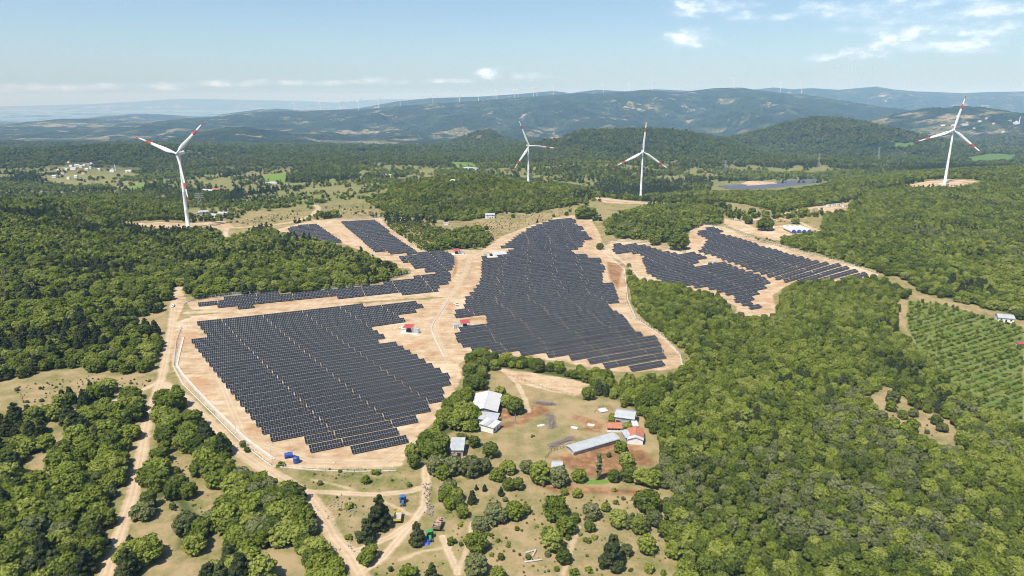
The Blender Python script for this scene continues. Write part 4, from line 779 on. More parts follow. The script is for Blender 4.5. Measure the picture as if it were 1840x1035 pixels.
def turbine(name, P, yaw, phase, label, group, scale=1.0, detail=True):
    r = tag(empty(name, P, 0), label, 'wind turbine', group); r.scale = (scale,)*3
    m = MB(); m.lathe([(-3, 2.6), (.0, 2.6), (.2, 2.3), (22, 2.12), (22.2, 2.16), (22.4, 2.1), (45, 1.85), (45.2, 1.9), (45.4, 1.83), (68, 1.55), (68.2, 1.6), (68.4, 1.52), (HUB_H-1.6, 1.25)], 24)
    tw = m.build('tower', WHITE, r, True)
    if detail:
        d_ = MB(); d_.box((0, -2.32, 1.6), (1.0, .12, 2.2)); d_.box((0, -2.7, .25), (1.6, 1.0, .5)); dr = d_.build('door', GREYM, tw)
    fd = MB(); fd.lathe([(-2, 9), (.1, 9), (.35, 8.6), (.4, 2)], 24); fd.build('foundation', CONC, r)
    n = MB(); y0 = math.sin(yaw)
    # nacelle along local y (rotor at -y)
    sec = [(-2.6, 1.25, 1.3), (-1.5, 1.7, 1.75), (3, 1.95, 1.95), (7.5, 1.9, 1.85), (9.6, 1.55, 1.5), (10.2, .7, .7)]; V = []; k = 16
    for (yy, rx, rz_) in sec:
        for a in np.arange(k)*2*pi/k:
            cx, cz = math.copysign(abs(math.cos(a))**.6, math.cos(a)), math.copysign(abs(math.sin(a))**.6, math.sin(a)); V.append((rx*cx, yy, rz_*cz))
    F = [(i*k+j, i*k+(j+1) % k, (i+1)*k+(j+1) % k, (i+1)*k+j) for i in range(len(sec)-1) for j in range(k)]+[tuple(range(k)), tuple(range((len(sec)-1)*k, len(sec)*k))]
    n.add(V, F); na = n.build('nacelle', WHITE, r, True, (0, 0, HUB_H), yaw)
    if detail:
        c = MB(); c.box((0, 8.2, 2.7), (3.2, .2, 1.7)); c.box((-1.5, 7.6, 2.3), (.12, 1.3, 1.0)); c.box((1.5, 7.6, 2.3), (.12, 1.3, 1.0)); c.build('cooler', GREYM, na)
        c = MB(); c.cyl((0, 5.5, 1.8), (0, 5.5, 4.2), .06, .05, 6); c.cyl((-.5, 5.5, 3.6), (.5, 5.5, 3.6), .05, .05, 6); c.build('wind_vane', GREYM, na)
    off = np.array([math.sin(yaw)*4.2, -math.cos(yaw)*4.2, HUB_H])
    h = MB(); prof = [(-2.3, .05), (-2.0, .7), (-1.2, 1.35), (0, 1.75), (1.2, 1.75), (1.7, 1.4), (1.75, .2)]; V = []
    for yy, rr in prof: V += [(rr*math.cos(a), yy, rr*math.sin(a)) for a in np.arange(16)*2*pi/16]
    h.add(V, [(i*16+j, i*16+(j+1) % 16, (i+1)*16+(j+1) % 16, (i+1)*16+j) for i in range(len(prof)-1) for j in range(16)])
    h.build('hub', WHITE, r, True, off, yaw)
    for j in range(3):
        b_ = link('blade', BLADE, r); b_.matrix_local = Matrix.Translation(Vector(off)) @ Matrix.Rotation(yaw, 4, 'Z') @ Matrix.Rotation(phase+j*2*pi/3, 4, 'Y')
    return r
BIG = [(845, 317, 276, -14, 50, 'tall white wind turbine with red banded blades beside the small solar field', 92), (1390, 951, 262, 18, 96, 'white wind turbine rising behind the wooded round hill', 92), (1285, 1156, 273, 0, 3, 'white wind turbine behind the copse with one blade pointing straight up', 92), (1200, 1714, 234, -24, 9, 'white wind turbine on a round bare pad in the oak wood', 92)]
for (Y, u, v, yaw, ph, lab, hh) in BIG:
    x, y, z = unproj(u, v, Y); zb_ = hz(float(x), float(Y))
    t_ = turbine('wind_turbine', (float(x)-math.sin(R(yaw))*4.2, Y+math.cos(R(yaw))*4.2, zb_), R(yaw), R(ph), lab, 'large wind turbines around the solar fields'); sc_z = (float(z)-zb_)/HUB_H
    print('turbine base', zb_, 'hub', float(z), sc_z); t_.scale = (1, 1, 1)
    if abs(sc_z-1) < .2: t_.location.z = float(z)-HUB_H if float(z)-HUB_H < zb_+1.5 else zb_
FARU = [(530,198),(576,193),(612,189),(644,191),(681,194),(719,187),(778,183),(826,178),(860,179),(893,175),(925,172),(931,172),(959,169),(965,169),(994,164),(1084,163),(1131,158),(1172,161),(1318,159),(1402,162),(1440,164)]
for i, (u, v) in enumerate(FARU):
    Y = 9500-(i*37 % 160)
    a = float((u-920)/FP/(cP+(517.5-v)/FP*sP)); z = hz(a*Y, Y)
    r = tag(empty('far_wind_turbine', (a*Y, Y, z)), 'tiny white wind turbine on the crest of the far blue ridge', 'wind turbine', 'wind turbines along the far ridge'); r.scale = (1.15,)*3
    m = MB(); m.lathe([(-4, 3.2), (0, 3.0), (HUB_H, 2.0)], 8); m.build('tower', WHITE, r)
    for j in range(3):
        b_ = link('blade', BLADE, r); b_.matrix_local = Matrix.Translation((0, -4, HUB_H)) @ Matrix.Rotation(random.random()*2 if j == 0 else 0, 4, 'X').normalized() if False else Matrix.Translation((0, -4, HUB_H)) @ Matrix.Rotation((i*1.7)+j*2*pi/3, 4, 'Y'); b_.scale = (1.6, 1.6, 1)
# ------------------------------------------------------------------ buildings
ROOFW = simple('white_sheet_roof', (.44, .44, .45), .45, .05, .3); ROOFG = simple('grey_sheet_roof', (.33, .355, .375), .45, .1, .3); ROOFO = simple('orange_tile_roof', (.34, .135, .08), .7, .15, .8); ROOFR = simple('red_sheet_roof', (.33, .06, .06), .5, .08, .8)
WALLW = simple('white_wall', (.68, .67, .65), .8, .08, .6); WALLG = simple('grey_wall', (.33, .32, .31), .9, .15, .5); WALLB = simple('block_wall', (.40, .35, .30), .9, .15, .7); DARK = simple('dark_opening', (.02, .02, .022), .7); WOODM = simple('weathered_timber', (.20, .15, .105), .9, .2, 2); BLUE = simple('blue_plastic', (.025, .07, .30), .4, .1, 1.5)
def frame_of(a, b):
    A, B = ground([a, b]); d_ = B-A; return (A+B)/2, math.hypot(d_[0], d_[1]), math.atan2(d_[1], d_[0])
def building(name, a, b, width, wall, rise, roofm, wallm, label, cat, style='gable', doors=(), windows=(), over=.5, open_side=0, group=None, lean=0.0):
    """Axis from photo point a to b along the ground; local x runs along the axis, local -y looks towards the camera side."""
    c, L, rz = frame_of(a, b); z0 = min(hz(c[0]+s*L/2*math.cos(rz), c[1]+s*L/2*math.sin(rz)) for s in (-1, 0, 1))
    r = tag(empty(name, (c[0], c[1], z0), rz), label, cat, group); w2, l2 = width/2, L/2
    m = MB(); t = .18
    for (cx, cy_, sx_, sy_) in ((-l2+t/2, 0, t, width), (l2-t/2, 0, t, width), (0, w2-t/2, L-2*t, t)): m.box((cx, cy_, wall/2-.6), (sx_, sy_, wall+1.2))
    if not open_side: m.box((0, -w2+t/2, wall/2-.6), (L-2*t, t, wall+1.2))
    else:
        m.box((0, -w2+t/2, .5), (L-2*t, t, 1.4))
        for k in range(open_side+1): m.box((-l2+.3+k*(L-.6)/open_side, -w2+t/2, wall/2), (.25, .25, wall))
    if style == 'gable':
        for s in (-1, 1):
            x = s*(l2-.02); m.add([(x, -w2, wall), (x, w2, wall), (x, 0, wall+rise), (x-s*.16, -w2, wall), (x-s*.16, w2, wall), (x-s*.16, 0, wall+rise)], [(0, 1, 2), (3, 5, 4), (0, 3, 4, 1), (1, 4, 5, 2), (2, 5, 3, 0)])
    m.build('wall', wallm, r)
    m = MB(); th = .12; lx = l2+over; wy = w2+over
    if style == 'gable': prof = [(-wy, wall-rise*over/w2), (0, wall+rise), (wy, wall-rise*over/w2)]
    elif style == 'arch': prof = [(-wy*math.cos(q), wall+rise*math.sin(q)) for q in np.linspace(0, pi, 11)]
    else: prof = [(-wy, wall+.15), (wy, wall+.15+rise)]
    k = len(prof); V = [(x, y, z+.02) for x in (-lx, lx) for y, z in prof]+[(x, y, z+.02+th) for x in (-lx, lx) for y, z in prof]; F = []
    for i in range(k-1): F += [(i, i+1, k+i+1, k+i), (2*k+i, 3*k+i, 3*k+i+1, 2*k+i+1), (i, 2*k+i, 2*k+i+1, i+1), (k+i, k+i+1, 3*k+i+1, 3*k+i)]
    F += [(0, k, 3*k, 2*k), (k-1, 3*k-1, 4*k-1, 2*k-1)]
    m.add(V, F); rf = m.build('roof', roofm, r)
    m = MB()
    if style == 'gable': m.box((0, 0, wall+rise+.17), (2*lx, .3, .08))
    nr = max(3, int(2*lx/3.2))
    for i in range(1, nr):   # sheet seams standing proud of the roof
        x = -lx+2*lx*i/nr
        for q in range(k-1):
            (ya, za_), (yb, zb2) = prof[q], prof[q+1]; m.add([(x-.05, ya, za_+th+.02), (x+.05, ya, za_+th+.02), (x+.05, yb, zb2+th+.02), (x-.05, yb, zb2+th+.02), (x, ya, za_+th+.09), (x, yb, zb2+th+.09)], [(0, 4, 5, 3), (4, 1, 2, 5), (0, 1, 4), (3, 5, 2)])
    m.build('roof_seam', roofm, rf)
    for (x, w_, h_) in doors: d_ = MB(); d_.box((x, -w2-.03, h_/2), (w_, .1, h_)); dd = d_.build('door', DARK, r); f_ = MB(); f_.box((x-w_/2-.06, -w2-.04, h_/2), (.12, .16, h_)); f_.box((x+w_/2+.06, -w2-.04, h_/2), (.12, .16, h_)); f_.box((x, -w2-.04, h_+.06), (w_+.24, .16, .12)); f_.build('frame', wallm, dd)
    for (x, w_, h_, z) in windows: d_ = MB(); d_.box((x, -w2-.02, z), (w_, .1, h_)); dd = d_.build('window', DARK, r); f_ = MB(); f_.box((x, -w2-.06, z-h_/2-.05), (w_+.3, .2, .1)); f_.build('sill', CONC, dd)
    return r, L
k7 = lambda p: crop(780, 620, .2717, [p])[0]; k6 = lambda p: crop(790, 690, .1352, [p])[0]; k5 = lambda p: crop(970, 710, .15464, [p])[0]
building('livestock_shed', k6((655,215)), k6((590,440)), 13, 3.6, 1.6, ROOFW, WALLG, 'large shed with bright white roof half hidden by the hedge wood', 'shed', doors=((2, 3, 3),), over=.6)
building('lean_to', k6((545,500)), k6((770,520)), 6, 2.8, .8, ROOFG, WALLG, 'low grey roofed lean-to below the large white shed', 'shed', style='mono', doors=((-3, 1.2, 2),))
hr, hL = building('farmhouse', k6((625,640)), k6((720,560)), 7.2, 3, .5, ROOFW, WALLW, 'small flat roofed white house with a strip of dark solar panels on top', 'house', style='mono', doors=((1, 1, 2),), windows=((-2, 1, 1, 1.6),))
m = MB()
for i in range(6): m.box((-3.2+i*1.15, .6, 3.72), (1.05, 1.9, .08))
m.build('roof_panel', pv, hr).rotation_euler = (R(4), 0, 0)
building('square_shed', k6((160,900)), k6((320,900)), 9, 3.2, 1.2, ROOFG, WALLB, 'pale grey square shed among trees beside the near solar field', 'shed', style='mono', over=.5, doors=((1, 1.6, 2.1),))
building('small_porch', k6((150,960)), k6((200,945)), 2.4, 2.2, .3, ROOFW, WALLW, 'tiny white roofed porch at the corner of the grey square shed', 'shed', style='mono', over=.2)
building('long_barn', k5((350,668)), k5((868,520)), 5.8, 1.8, 1.0, ROOFG, WALLB, 'long narrow barn with curved pale blue grey roof on the brown yard', 'barn', style='arch', open_side=9, over=.6)
building('grey_barn', k5((890,290)), k5((1100,320)), 9, 4.2, 1.6, ROOFG, WALLG, 'grey walled barn with pale sheet roof against the east wood', 'barn', doors=((-3, 2, 2.4),), windows=((3, 1, .8, 2.4),))
building('orange_shed', k5((775,395)), k5((940,400)), 6, 2.4, 1.1, ROOFO, WALLW, 'low open shed with long orange tiled roof', 'shed', open_side=4)
building('orange_house', k5((1110,455)), k5((1113,545)), 6.8, 2.8, 1.4, ROOFO, WALLW, 'orange roofed farm house with a white gable beside the wood', 'house', doors=((1, 1, 2),), windows=((-2, 1, 1, 1.7),))
building('gable_porch', k5((1105,540)), k5((1108,575)), 7, 2.6, 1.3, ROOFW, WALLW, 'white gabled porch on the near end of the orange roofed house', 'porch', over=.4, doors=((0, 1.2, 2),))
building('side_annex', k5((975,520)), k5((1030,515)), 6, 2.6, .6, ROOFG, WALLG, 'small grey roofed annex beside the orange roofed house', 'shed', style='mono')
building('white_hut', k5((1078,395)), k5((1125,395)), 4, 2.6, .5, ROOFW, WALLW, 'little white hut above the orange roofed house', 'hut', style='mono')
building('hidden_shed', (993,842), (1009,843), 5, 2.4, .9, ROOFG, WALLB, 'grey roofed shed half hidden behind the row of tall trees', 'shed')
building('orchard_house', (1790,574), (1818,577), 9, 3.2, 1.4, ROOFG, WALLW, 'white house with grey roof at the edge of the green orchard', 'house', doors=((0, 1.2, 2.1),), windows=((-3, 1.2, 1, 1.7), (3, 1.2, 1, 1.7)))
building('red_roof_shelter', (1826,622), (1838,622), 3.5, 2.2, .6, ROOFR, WALLW, 'tiny red roofed shelter in the green orchard', 'shelter', open_side=2)
building('hill_house', (872,392), (888,391), 8, 5, 1.6, ROOFG, WALLW, 'two storey white house with grey roof at the foot of the round hill', 'house', doors=((0, 1.2, 2.2),), windows=((-3, 1, 1, 1.7), (3, 1, 1, 1.7), (-3, 1, 1, 4), (3, 1, 1, 4)))
building('garden_hut', (798,404), (806,404), 4, 2.4, .6, ROOFW, WALLW, 'white hut beside the bushes above the solar corridor', 'hut')
HOUSES = [  # far farmhouses: u, v of the foot, length m, depth m, height m, roof, label
 (288,357,14,9,4,ROOFO,'small house in trees left of the long shed row'), (395,343,30,10,4,ROOFO,'long orange roofed farm shed behind the turbine tower'), (375,344,20,9,4,ROOFW,'pale shed beside the long orange roofed shed behind the turbine'), (365,384,14,7,3,ROOFG,'grey roofed shed in trees just beyond the tall turbine tower'), (405,386,18,7,2.6,ROOFG,'low grey shed in trees beside the pasture'), (385,390,14,8,3.5,ROOFG,'small grey hut between two sheds by the turbine pasture'), (488,331,26,9,4,ROOFW,'white farmhouse at the lower corner of the bright green field'), (697,317,34,14,5,ROOFW,'white roofed barn beyond the tree rows in the valley'), (850,304,30,12,5,ROOFG,'pale barn beside the green valley field'), (838,305,16,10,5,ROOFW,'smaller white house beside the pale valley barn'), (818,330,12,9,5,ROOFW,'white house among trees on the round hill')]
for i, (u, v, L, dpt, hh, rm, lab) in enumerate(HOUSES):
    p = G(u, v); kx = px_per_m(p)*L/2; building('valley_house', (u-kx, v), (u+kx, v+(i % 3-1)), dpt, hh, 1.8, rm, WALLW, lab, 'house', doors=((0, 1.4, 2.2),))
def village(name, spots, label, group, hh=4.2):
    for i, (u, v, L) in enumerate(spots):
        p = G(u, v); rz = (i*.37) % .5-.25; L = L*.62; r = tag(empty(name, p, rz), label, 'house', group); w2 = L*.35; m = MB(); m.box((0, 0, hh/2-1), (L, 2*w2, hh+2)); m.build('wall', WALLW, r)
        m = MB(); m.add([(-L/2-.5, -w2-.5, hh), (L/2+.5, -w2-.5, hh), (L/2+.5, w2+.5, hh), (-L/2-.5, w2+.5, hh), (-L/2-.5, 0, hh+2.6), (L/2+.5, 0, hh+2.6)], [(0, 1, 5, 4), (2, 3, 4, 5), (0, 4, 3), (1, 2, 5), (0, 3, 2, 1)]); m.build('roof', [ROOFO, ROOFW, ROOFW, ROOFG][i % 4], r)
village('village_house', [(124,293,14),(139,299,22),(146,301,16),(152,298,14),(158,297,18),(164,296,12),(133,305,26),(120,306,14),(112,313,18),(98,319,16),(137,319,14),(124,322,14),(144,309,18),(156,306,14),(128,300,12),(163,303,12),(150,313,13),(233,309,18),(228,310,10),(105,308,12),(170,299,10),(178,306,9)], 'small house of the village on the slope across the valley', 'houses of the village across the valley')
village('hill_house', [(1694,226,40),(1712,226,26),(1733,225,60),(1760,219,30),(1785,223,24),(1772,214,20),(1802,238,26),(1750,232,20),(1815,218,26),(1720,210,20)], 'small pale building of the village on the bare far hill', 'buildings of the village on the bare far hill', 8)
def mosque(u, v, label, k=1.0):
    p = G(u, v); r = tag(empty('mosque', p), label, 'mosque'); r.scale = (k, k, k); m = MB(); m.box((0, 0, 3), (14, 12, 8)); m.build('prayer_hall', WALLW, r); m = MB(); m.lathe([(7+4*math.sin(a), 5*math.cos(a)) for a in np.linspace(0, 1.5, 7)], 16); m.build('dome', ROOFG, r, True)
    m = MB(); m.lathe([(-1, 1.3), (16, 1.2), (16.2, 1.8), (17.2, 1.8), (17.3, 1.0), (21, .95), (26, .05)], 12, org=(9, 0, 0)); m.build('minaret', WALLW, r)
mosque(203, 309, 'white mosque with one slim minaret in the village across the valley', .95); mosque(1826, 223, 'white mosque and minaret on the bare far hill', 2.0)
# ------------------------------------------------------------------ storage yard: tower sections, cabins, digger
TUBEB = simple('blue_cover', (.035, .08, .36), .5, .1, .5)
for i in range(4):
    a, b = (1412+i*8.6, 412+i*.6), (1427+i*9.4, 419.5+i*.5)
    A, B = ground([(1408+i*9, 411.5), (1427+i*9.6, 419.5)]); mid_ = (A+B)/2; d_ = (B-A)[:2]; d_ = d_/np.linalg.norm(d_)
    r = tag(empty('tower_section', (mid_[0], mid_[1], hz(mid_[0], mid_[1])), math.atan2(d_[1], d_[0])), '%s white turbine tower section lying in the yard, its blue end cover facing out' % ['first', 'second', 'third', 'last'][i], 'tower section', 'white tower sections lying in the storage yard')
    m = MB(); m.cyl((-14, 0, 2.7), (14, 0, 2.7), 2.2, 2.3, 20, caps=False); m.build('tube', WHITE, r, True)
    for s in (-1, 1): m = MB(); m.cyl((s*14.02, 0, 2.7), (s*14.2, 0, 2.7), 2.25, 2.25, 20); m.build('end_cover', TUBEB, r)
    for s in (-9, 9): m = MB(); m.box((s, 0, .25), (.5, 4, .9)); m.build('cradle', WOODM, r)
SHELL = {}
def vehicle(u, v, heading, label, kind='car', col=(.7, .7, .7)):
    """Body along local y (front at -y): lower body, cabin, glass, four wheels."""
    p = G(u, v); nm_ = {'car': 'parked_car', 'van': 'parked_van', 'pickup': 'pickup_truck'}[kind]; r = tag(empty(nm_, p, heading), label, 'van' if kind == 'van' else 'car')
    pm = simple('paint_%d_%d' % (int(col[0]*99), int(col[2]*99)), col, .3, .03); L = 5.2 if kind != 'car' else 4.5; hb = .95; H_ = 1.5 if kind == 'car' else 2.0 if kind == 'van' else 1.75
    prof = [(-L/2, .35), (-L/2, .75), (-L/2+.15, hb-.1), (-L/2+1.2, hb), (-L/2+1.9, H_-.05), (-L/2+2.3, H_), (L/2-(1.0 if kind == 'car' else .25 if kind == 'van' else 2.3), H_), (L/2-(.5 if kind == 'car' else .1 if kind == 'van' else 2.1), hb), (L/2-.03, hb-.05), (L/2, .4)]
    V = [(s*.9*(1 if z <= hb+.01 else .84), y, z) for s in (-1, 1) for y, z in prof]; k = len(prof); F = [tuple(range(k)), tuple(range(2*k-1, k-1, -1))]+[(i, k+i, k+(i+1) % k, (i+1) % k) for i in range(k)]
    m = MB(); m.add(V, F); m.build('body', pm, r)
    m = MB()
    for s in (-1, 1): m.add([(s*.905, -L/2+1.45, hb+.05), (s*.77, -L/2+2.1, H_-.12), (s*.77, L/2-2.2 if kind == 'pickup' else L/2-1.2, H_-.12), (s*.905, L/2-2.1 if kind == 'pickup' else L/2-.9, hb+.05)], [(0, 1, 2, 3)])
    m.build('side_window', DARK, r); m = MB(); m.add([(-.72, -L/2+1.24, hb+.06), (.72, -L/2+1.24, hb+.06), (.66, -L/2+1.84, H_-.08), (-.66, -L/2+1.84, H_-.08)], [(0, 1, 2, 3)]); m.build('windscreen', DARK, r)
    for sx_ in (-1, 1):
        for sy_ in (-1, 1): m = MB(); m.cyl((sx_*.72, sy_*L*.31, .33), (sx_*.94, sy_*L*.31, .33), .34, .34, 14); m.build('wheel', DARKB, r)
    return r
vehicle(311, 551, R(8), 'white car on the dirt track beside the west wood', 'car', (.75, .75, .75)); vehicle(820, 548, R(35), 'white pickup on bare soil beside the central dirt road', 'pickup', (.72, .72, .73)); vehicle(1323, 395, R(80), 'white van on the sandy track of the storage yard', 'van', (.72, .72, .70)); vehicle(1393, 398, R(75), 'white van beside the orange digger in the yard', 'van', (.7, .7, .7)); vehicle(723, 591, R(60), 'white car beside the red roofed transformer shelter of the near field', 'car', (.7, .7, .72))
p = G(1401, 398); r = tag(empty('digger', p, .6), 'orange digger parked in the storage yard', 'digger'); OR = simple('digger_orange', (.62, .24, .03), .5)
m = MB(); m.box((0, 0, 1.6), (2.6, 3.6, 1.4)); m.box((-.6, -.9, 2.7), (1.2, 1.5, 1.3)); m.build('body', OR, r); m = MB(); m.box((-.6, -1.67, 2.8), (1, .06, .9)); m.build('cab_window', DARK, r)
for s in (-1, 1): m = MB(); m.box((s*1.1, 0, .45), (.6, 4, .9)); m.build('track', DARKB, r)
m = MB(); m.cyl((.5, -1.6, 2), (.5, -4.4, 4.4), .3, .25, 8); m.cyl((.5, -4.4, 4.4), (.5, -6.6, 1.6), .25, .2, 8); m.build('boom', OR, r); m = MB(); m.box((.5, -6.6, 1.0), (1.1, 1.0, 1.0)); m.build('bucket', DARKB, r)
p = G(1386, 412); r = tag(empty('concrete_mixer_drum', p, .3), 'white ribbed drum lying in front of the big yard tree', 'drum'); m = MB(); m.cyl((-3, 0, 1.6), (3, 0, 1.6), 1.5, 1.3, 16); m.build('shell', WHITE, r, False); m = MB(); m.box((0, 0, .2), (4.4, 2, .6)); m.build('cradle', GREYM, r)
for i, (u, v, wd) in enumerate([(1490,371,8),(1498,370,8),(1506,369,8),(1475,376,7),(1518,372,6)]):
    p = G(u, v); r = tag(empty('site_cabin', p, .25), ['first white cabin along the upper yard road', 'middle white cabin along the upper yard road', 'last white cabin along the upper yard road', 'low cabin at the near end of the upper yard', 'small cabin at the far corner of the upper yard'][i], 'cabin')
    m = MB(); m.box((0, 0, 1.2), (wd, 3, 2.9)); m.build('wall', WALLW, r); m = MB(); m.box((0, 0, 2.72), (wd+.2, 3.2, .14)); m.build('roof', ROOFG, r); m = MB(); m.box((1, -1.53, 1.0), (.9, .08, 2)); m.build('door', DARK, r); m = MB(); m.box((-1.6, -1.53, 1.5), (1.2, .08, .9)); m.build('window', DARK, r)
# ------------------------------------------------------------------ transformer shelters and kiosks
def station(u, v, rz, label, kiosk=1, canopy=True, slab=True):
    p = G(u, v); r = tag(empty('transformer_station', p, rz), label, 'transformer station')
    if slab: m = MB(); m.box((0, 0, -.2), (13, 9, .7)); m.build('base', CONC, r)
    if canopy:
        m = MB(); m.add([(-4.2, -3, 4.0), (2.2, -3, 4.0), (2.2, 3, 4.9), (-4.2, 3, 4.9), (-4.2, -3, 4.12), (2.2, -3, 4.12), (2.2, 3, 5.02), (-4.2, 3, 5.02)], [(0, 3, 2, 1), (4, 5, 6, 7), (0, 1, 5, 4), (1, 2, 6, 5), (2, 3, 7, 6), (3, 0, 4, 7)]); m.build('canopy_roof', ROOFR, r)
        for x in (-3.8, 1.8):
            for y in (-2.6, 2.6): m = MB(); m.cyl((x, y, 0), (x, y, 4.1+(.75 if y > 0 else 0)), .1, .1, 8); m.build('post', GREYM, r)
    t_ = MB(); t_.box((-1, 0, 1.5), (2.8, 2.0, 2.1)); tr_ = t_.build('transformer', DARKB, r); m = MB()
    for i in range(6): m.box((-2.2+i*.48, -1.25, 1.4), (.14, .5, 1.7)); m.box((-2.2+i*.48, 1.25, 1.4), (.14, .5, 1.7))
    m.build('cooling_fin', DARKB, tr_)
    m = MB()
    for i in range(3): m.cyl((-1.8+i*.8, 0, 2.55), (-1.8+i*.8, 0, 3.2), .12, .07, 8)
    m.build('bushing', GREYM, tr_)
    if kiosk:
        x = 4.2 if kiosk > 0 else -7.2; m = MB(); m.box((x, 0, 1.45), (4.4, 2.8, 2.9)); kk = m.build('kiosk', WALLW, r); m = MB(); m.box((x, 0, 2.98), (4.7, 3.1, .16)); m.build('kiosk_roof', ROOFG, kk)
        for i in range(3): m = MB(); m.box((x-1.3+i*1.3, -1.43, 1.35), (.95, .08, 2.2)); m.build('kiosk_door', GREYM, kk)
station(737, 597, R(-12), 'transformer under a red canopy on a pale slab in the near solar field'); station(838, 588, R(15), 'red canopied transformer with white kiosk at the edge of the central field', -1); station(822, 456, R(10), 'small red roofed transformer by the wood at the corridor end', 1); station(884, 460, R(12), 'transformer with white kiosk beside the white slab in the central field', -1, False); station(1277, 476, R(30), 'dark transformer and white kiosk on bare ground in the right field', 1, False)
c, L, rz = frame_of((878, 458), (896, 457)); p = G(898, 456); r = tag(empty('white_slab', p, R(24)), 'flat white concrete platform beside the central field kiosk', 'platform'); m = MB(); m.box((0, 0, .3), (16, 14, 1.2)); m.build('deck', ROOFW, r); m = MB(); m.box((0, -7.03, .2), (16.1, .08, .9)); m.build('edge_board', GREYM, r)
# ------------------------------------------------------------------ fences, channel, poles
GALV = simple('fence_post_white', (.62, .61, .58), .6)
def fence(px, step, h, label, post=.09, wires=4, mat=None, name='wire_fence', foot=True):
    P3 = ground(px); d_ = np.r_[0, np.cumsum(np.linalg.norm(np.diff(P3[:, :2], axis=0), axis=1))]; n = min(98, max(2, int(d_[-1]/step))); s = np.linspace(0, d_[-1], n+1)
    x = np.interp(s, d_, P3[:, 0]); y = np.interp(s, d_, P3[:, 1]); z = height(x, y); mat = mat or GALV
    r = tag(empty(name, (x[0], y[0], z[0])), label, 'fence'); o = np.array([x[0], y[0], z[0]]); pm = MB(); pm.cyl((0, 0, -.4), (0, 0, h), post, post, 6); me = None
    for i in range(n+1):
        if me is None: q = pm.build('post', mat, r); me = q.data
        else: q = link('post', me, r)
        q.location = (x[i]-o[0], y[i]-o[1], z[i]-o[2])
    m = MB()
    for i in range(n):
        for k in range(wires):
            hh = h*(k+.6)/wires; m.cyl(np.array([x[i], y[i], z[i]+hh])-o, np.array([x[i+1], y[i+1], z[i+1]+hh])-o, .025, .025, 4, caps=False)
    m.build('wire', mat, r)
    if foot:
        m = MB()
        for i in range(n):
            a, b = np.array([x[i], y[i], z[i]])-o, np.array([x[i+1], y[i+1], z[i+1]])-o; t = (b-a)/np.linalg.norm(b-a); q = np.cross(t, [0, 0, 1])*.14; up = np.array([0, 0, .35]); dn = np.array([0, 0, -.5])
            m.add([a-q+dn, a+q+dn, b+q+dn, b-q+dn, a-q+up, a+q+up, b+q+up, b-q+up], [(4, 5, 6, 7), (0, 4, 7, 3), (1, 2, 6, 5), (0, 1, 5, 4), (2, 3, 7, 6)])
        m.build('footing', CONC, r)
fence([(326,588),(317,612),(312,660),(328,690),(378,740)], 3, 2.4, 'wire fence with white posts at the western corner of the near solar field'); fence([(378,740),(438,800),(488,838)], 2.6, 2.4, 'wire fence with white posts between road and white channel'); fence([(488,838),(560,845),(640,848),(712,846)], 3, 1.6, 'low broken wire fence below the blue tanks', wires=2)
fence([(330,547),(345,539),(430,529),(560,522),(650,514),(738,491)], 3.2, 2.4, 'fence with pale posts along the wood behind the solar strip'); fence([(1078,446),(1122,485),(1128,540),(1142,573),(1190,605),(1222,640),(1228,668)], 3.5, 2.4, 'fence curving down the eastern side of the central field'); fence([(1078,443),(1110,432),(1170,436),(1230,453)], 3, 2.4, 'fence in front of the copse above the right field'); fence([(1238,420),(1262,404),(1300,408),(1340,424),(1440,454),(1520,474),(1578,494)], 4.5, 2.4, 'long fence along the upper right field and oak wood'); fence([(600,394),(688,391),(705,410),(765,454)], 3.2, 2.4, 'fence around the upper sloping solar field'); fence([(1085,440),(1118,470),(1140,490),(1150,505)], 3, 2.4, 'short fence over the ravine between two solar fields')
fence([(893,668),(930,680),(985,700),(1038,712)], 3, 1.3, 'dark brush fence below the sandy patch of the farm', .09, 3, WOODM, 'brush_fence', False); fence([(980,824),(990,812),(1018,803)], 1.6, 1.5, 'old timber fence running to the end of the long barn', .1, 3, WOODM, 'timber_fence', False); fence([(898,757),(924,758),(927,742)], 1.5, 1.4, 'pale timber pen beside the large white shed', .1, 4, simple('pale_timber', (.42, .37, .32), .9), 'timber_fence', False); fence([(1068,742),(1078,731),(1095,731),(1100,738)], 1.8, 1.3, 'thin rail pen around the white sheet by the grey barn', .07, 3, WOODM, 'rail_pen', False)
def ribbon(name, px, width, h, mat, label, cat, structure=False):
    P3 = ground(px); d_ = np.r_[0, np.cumsum(np.linalg.norm(np.diff(P3[:, :2], axis=0), axis=1))]; n = int(d_[-1]/2.0); s = np.linspace(0, d_[-1], n+1); x = np.interp(s, d_, P3[:, 0]); y = np.interp(s, d_, P3[:, 1]); tx, ty = np.gradient(x), np.gradient(y); q = np.hypot(tx, ty); nx, ny = -ty/q, tx/q; m = MB(); z = height(x, y)
    prof = [(-.5, -.4), (-.5, h), (-.40, h), (-.22, h-.18), (.22, h-.18), (.40, h), (.5, h), (.5, -.4)]; V = [(x[i]+nx[i]*a*width, y[i]+ny[i]*a*width, z[i]+b) for i in range(n+1) for a, b in prof]; k = len(prof)
    m.add(V, [(i*k+j, i*k+j+1, (i+1)*k+j+1, (i+1)*k+j) for i in range(n) for j in range(k-1)]); return tag(m.build(name, mat), label, cat)
CHAN = simple('pale_concrete', (.42, .385, .33), .85, .08, .3)
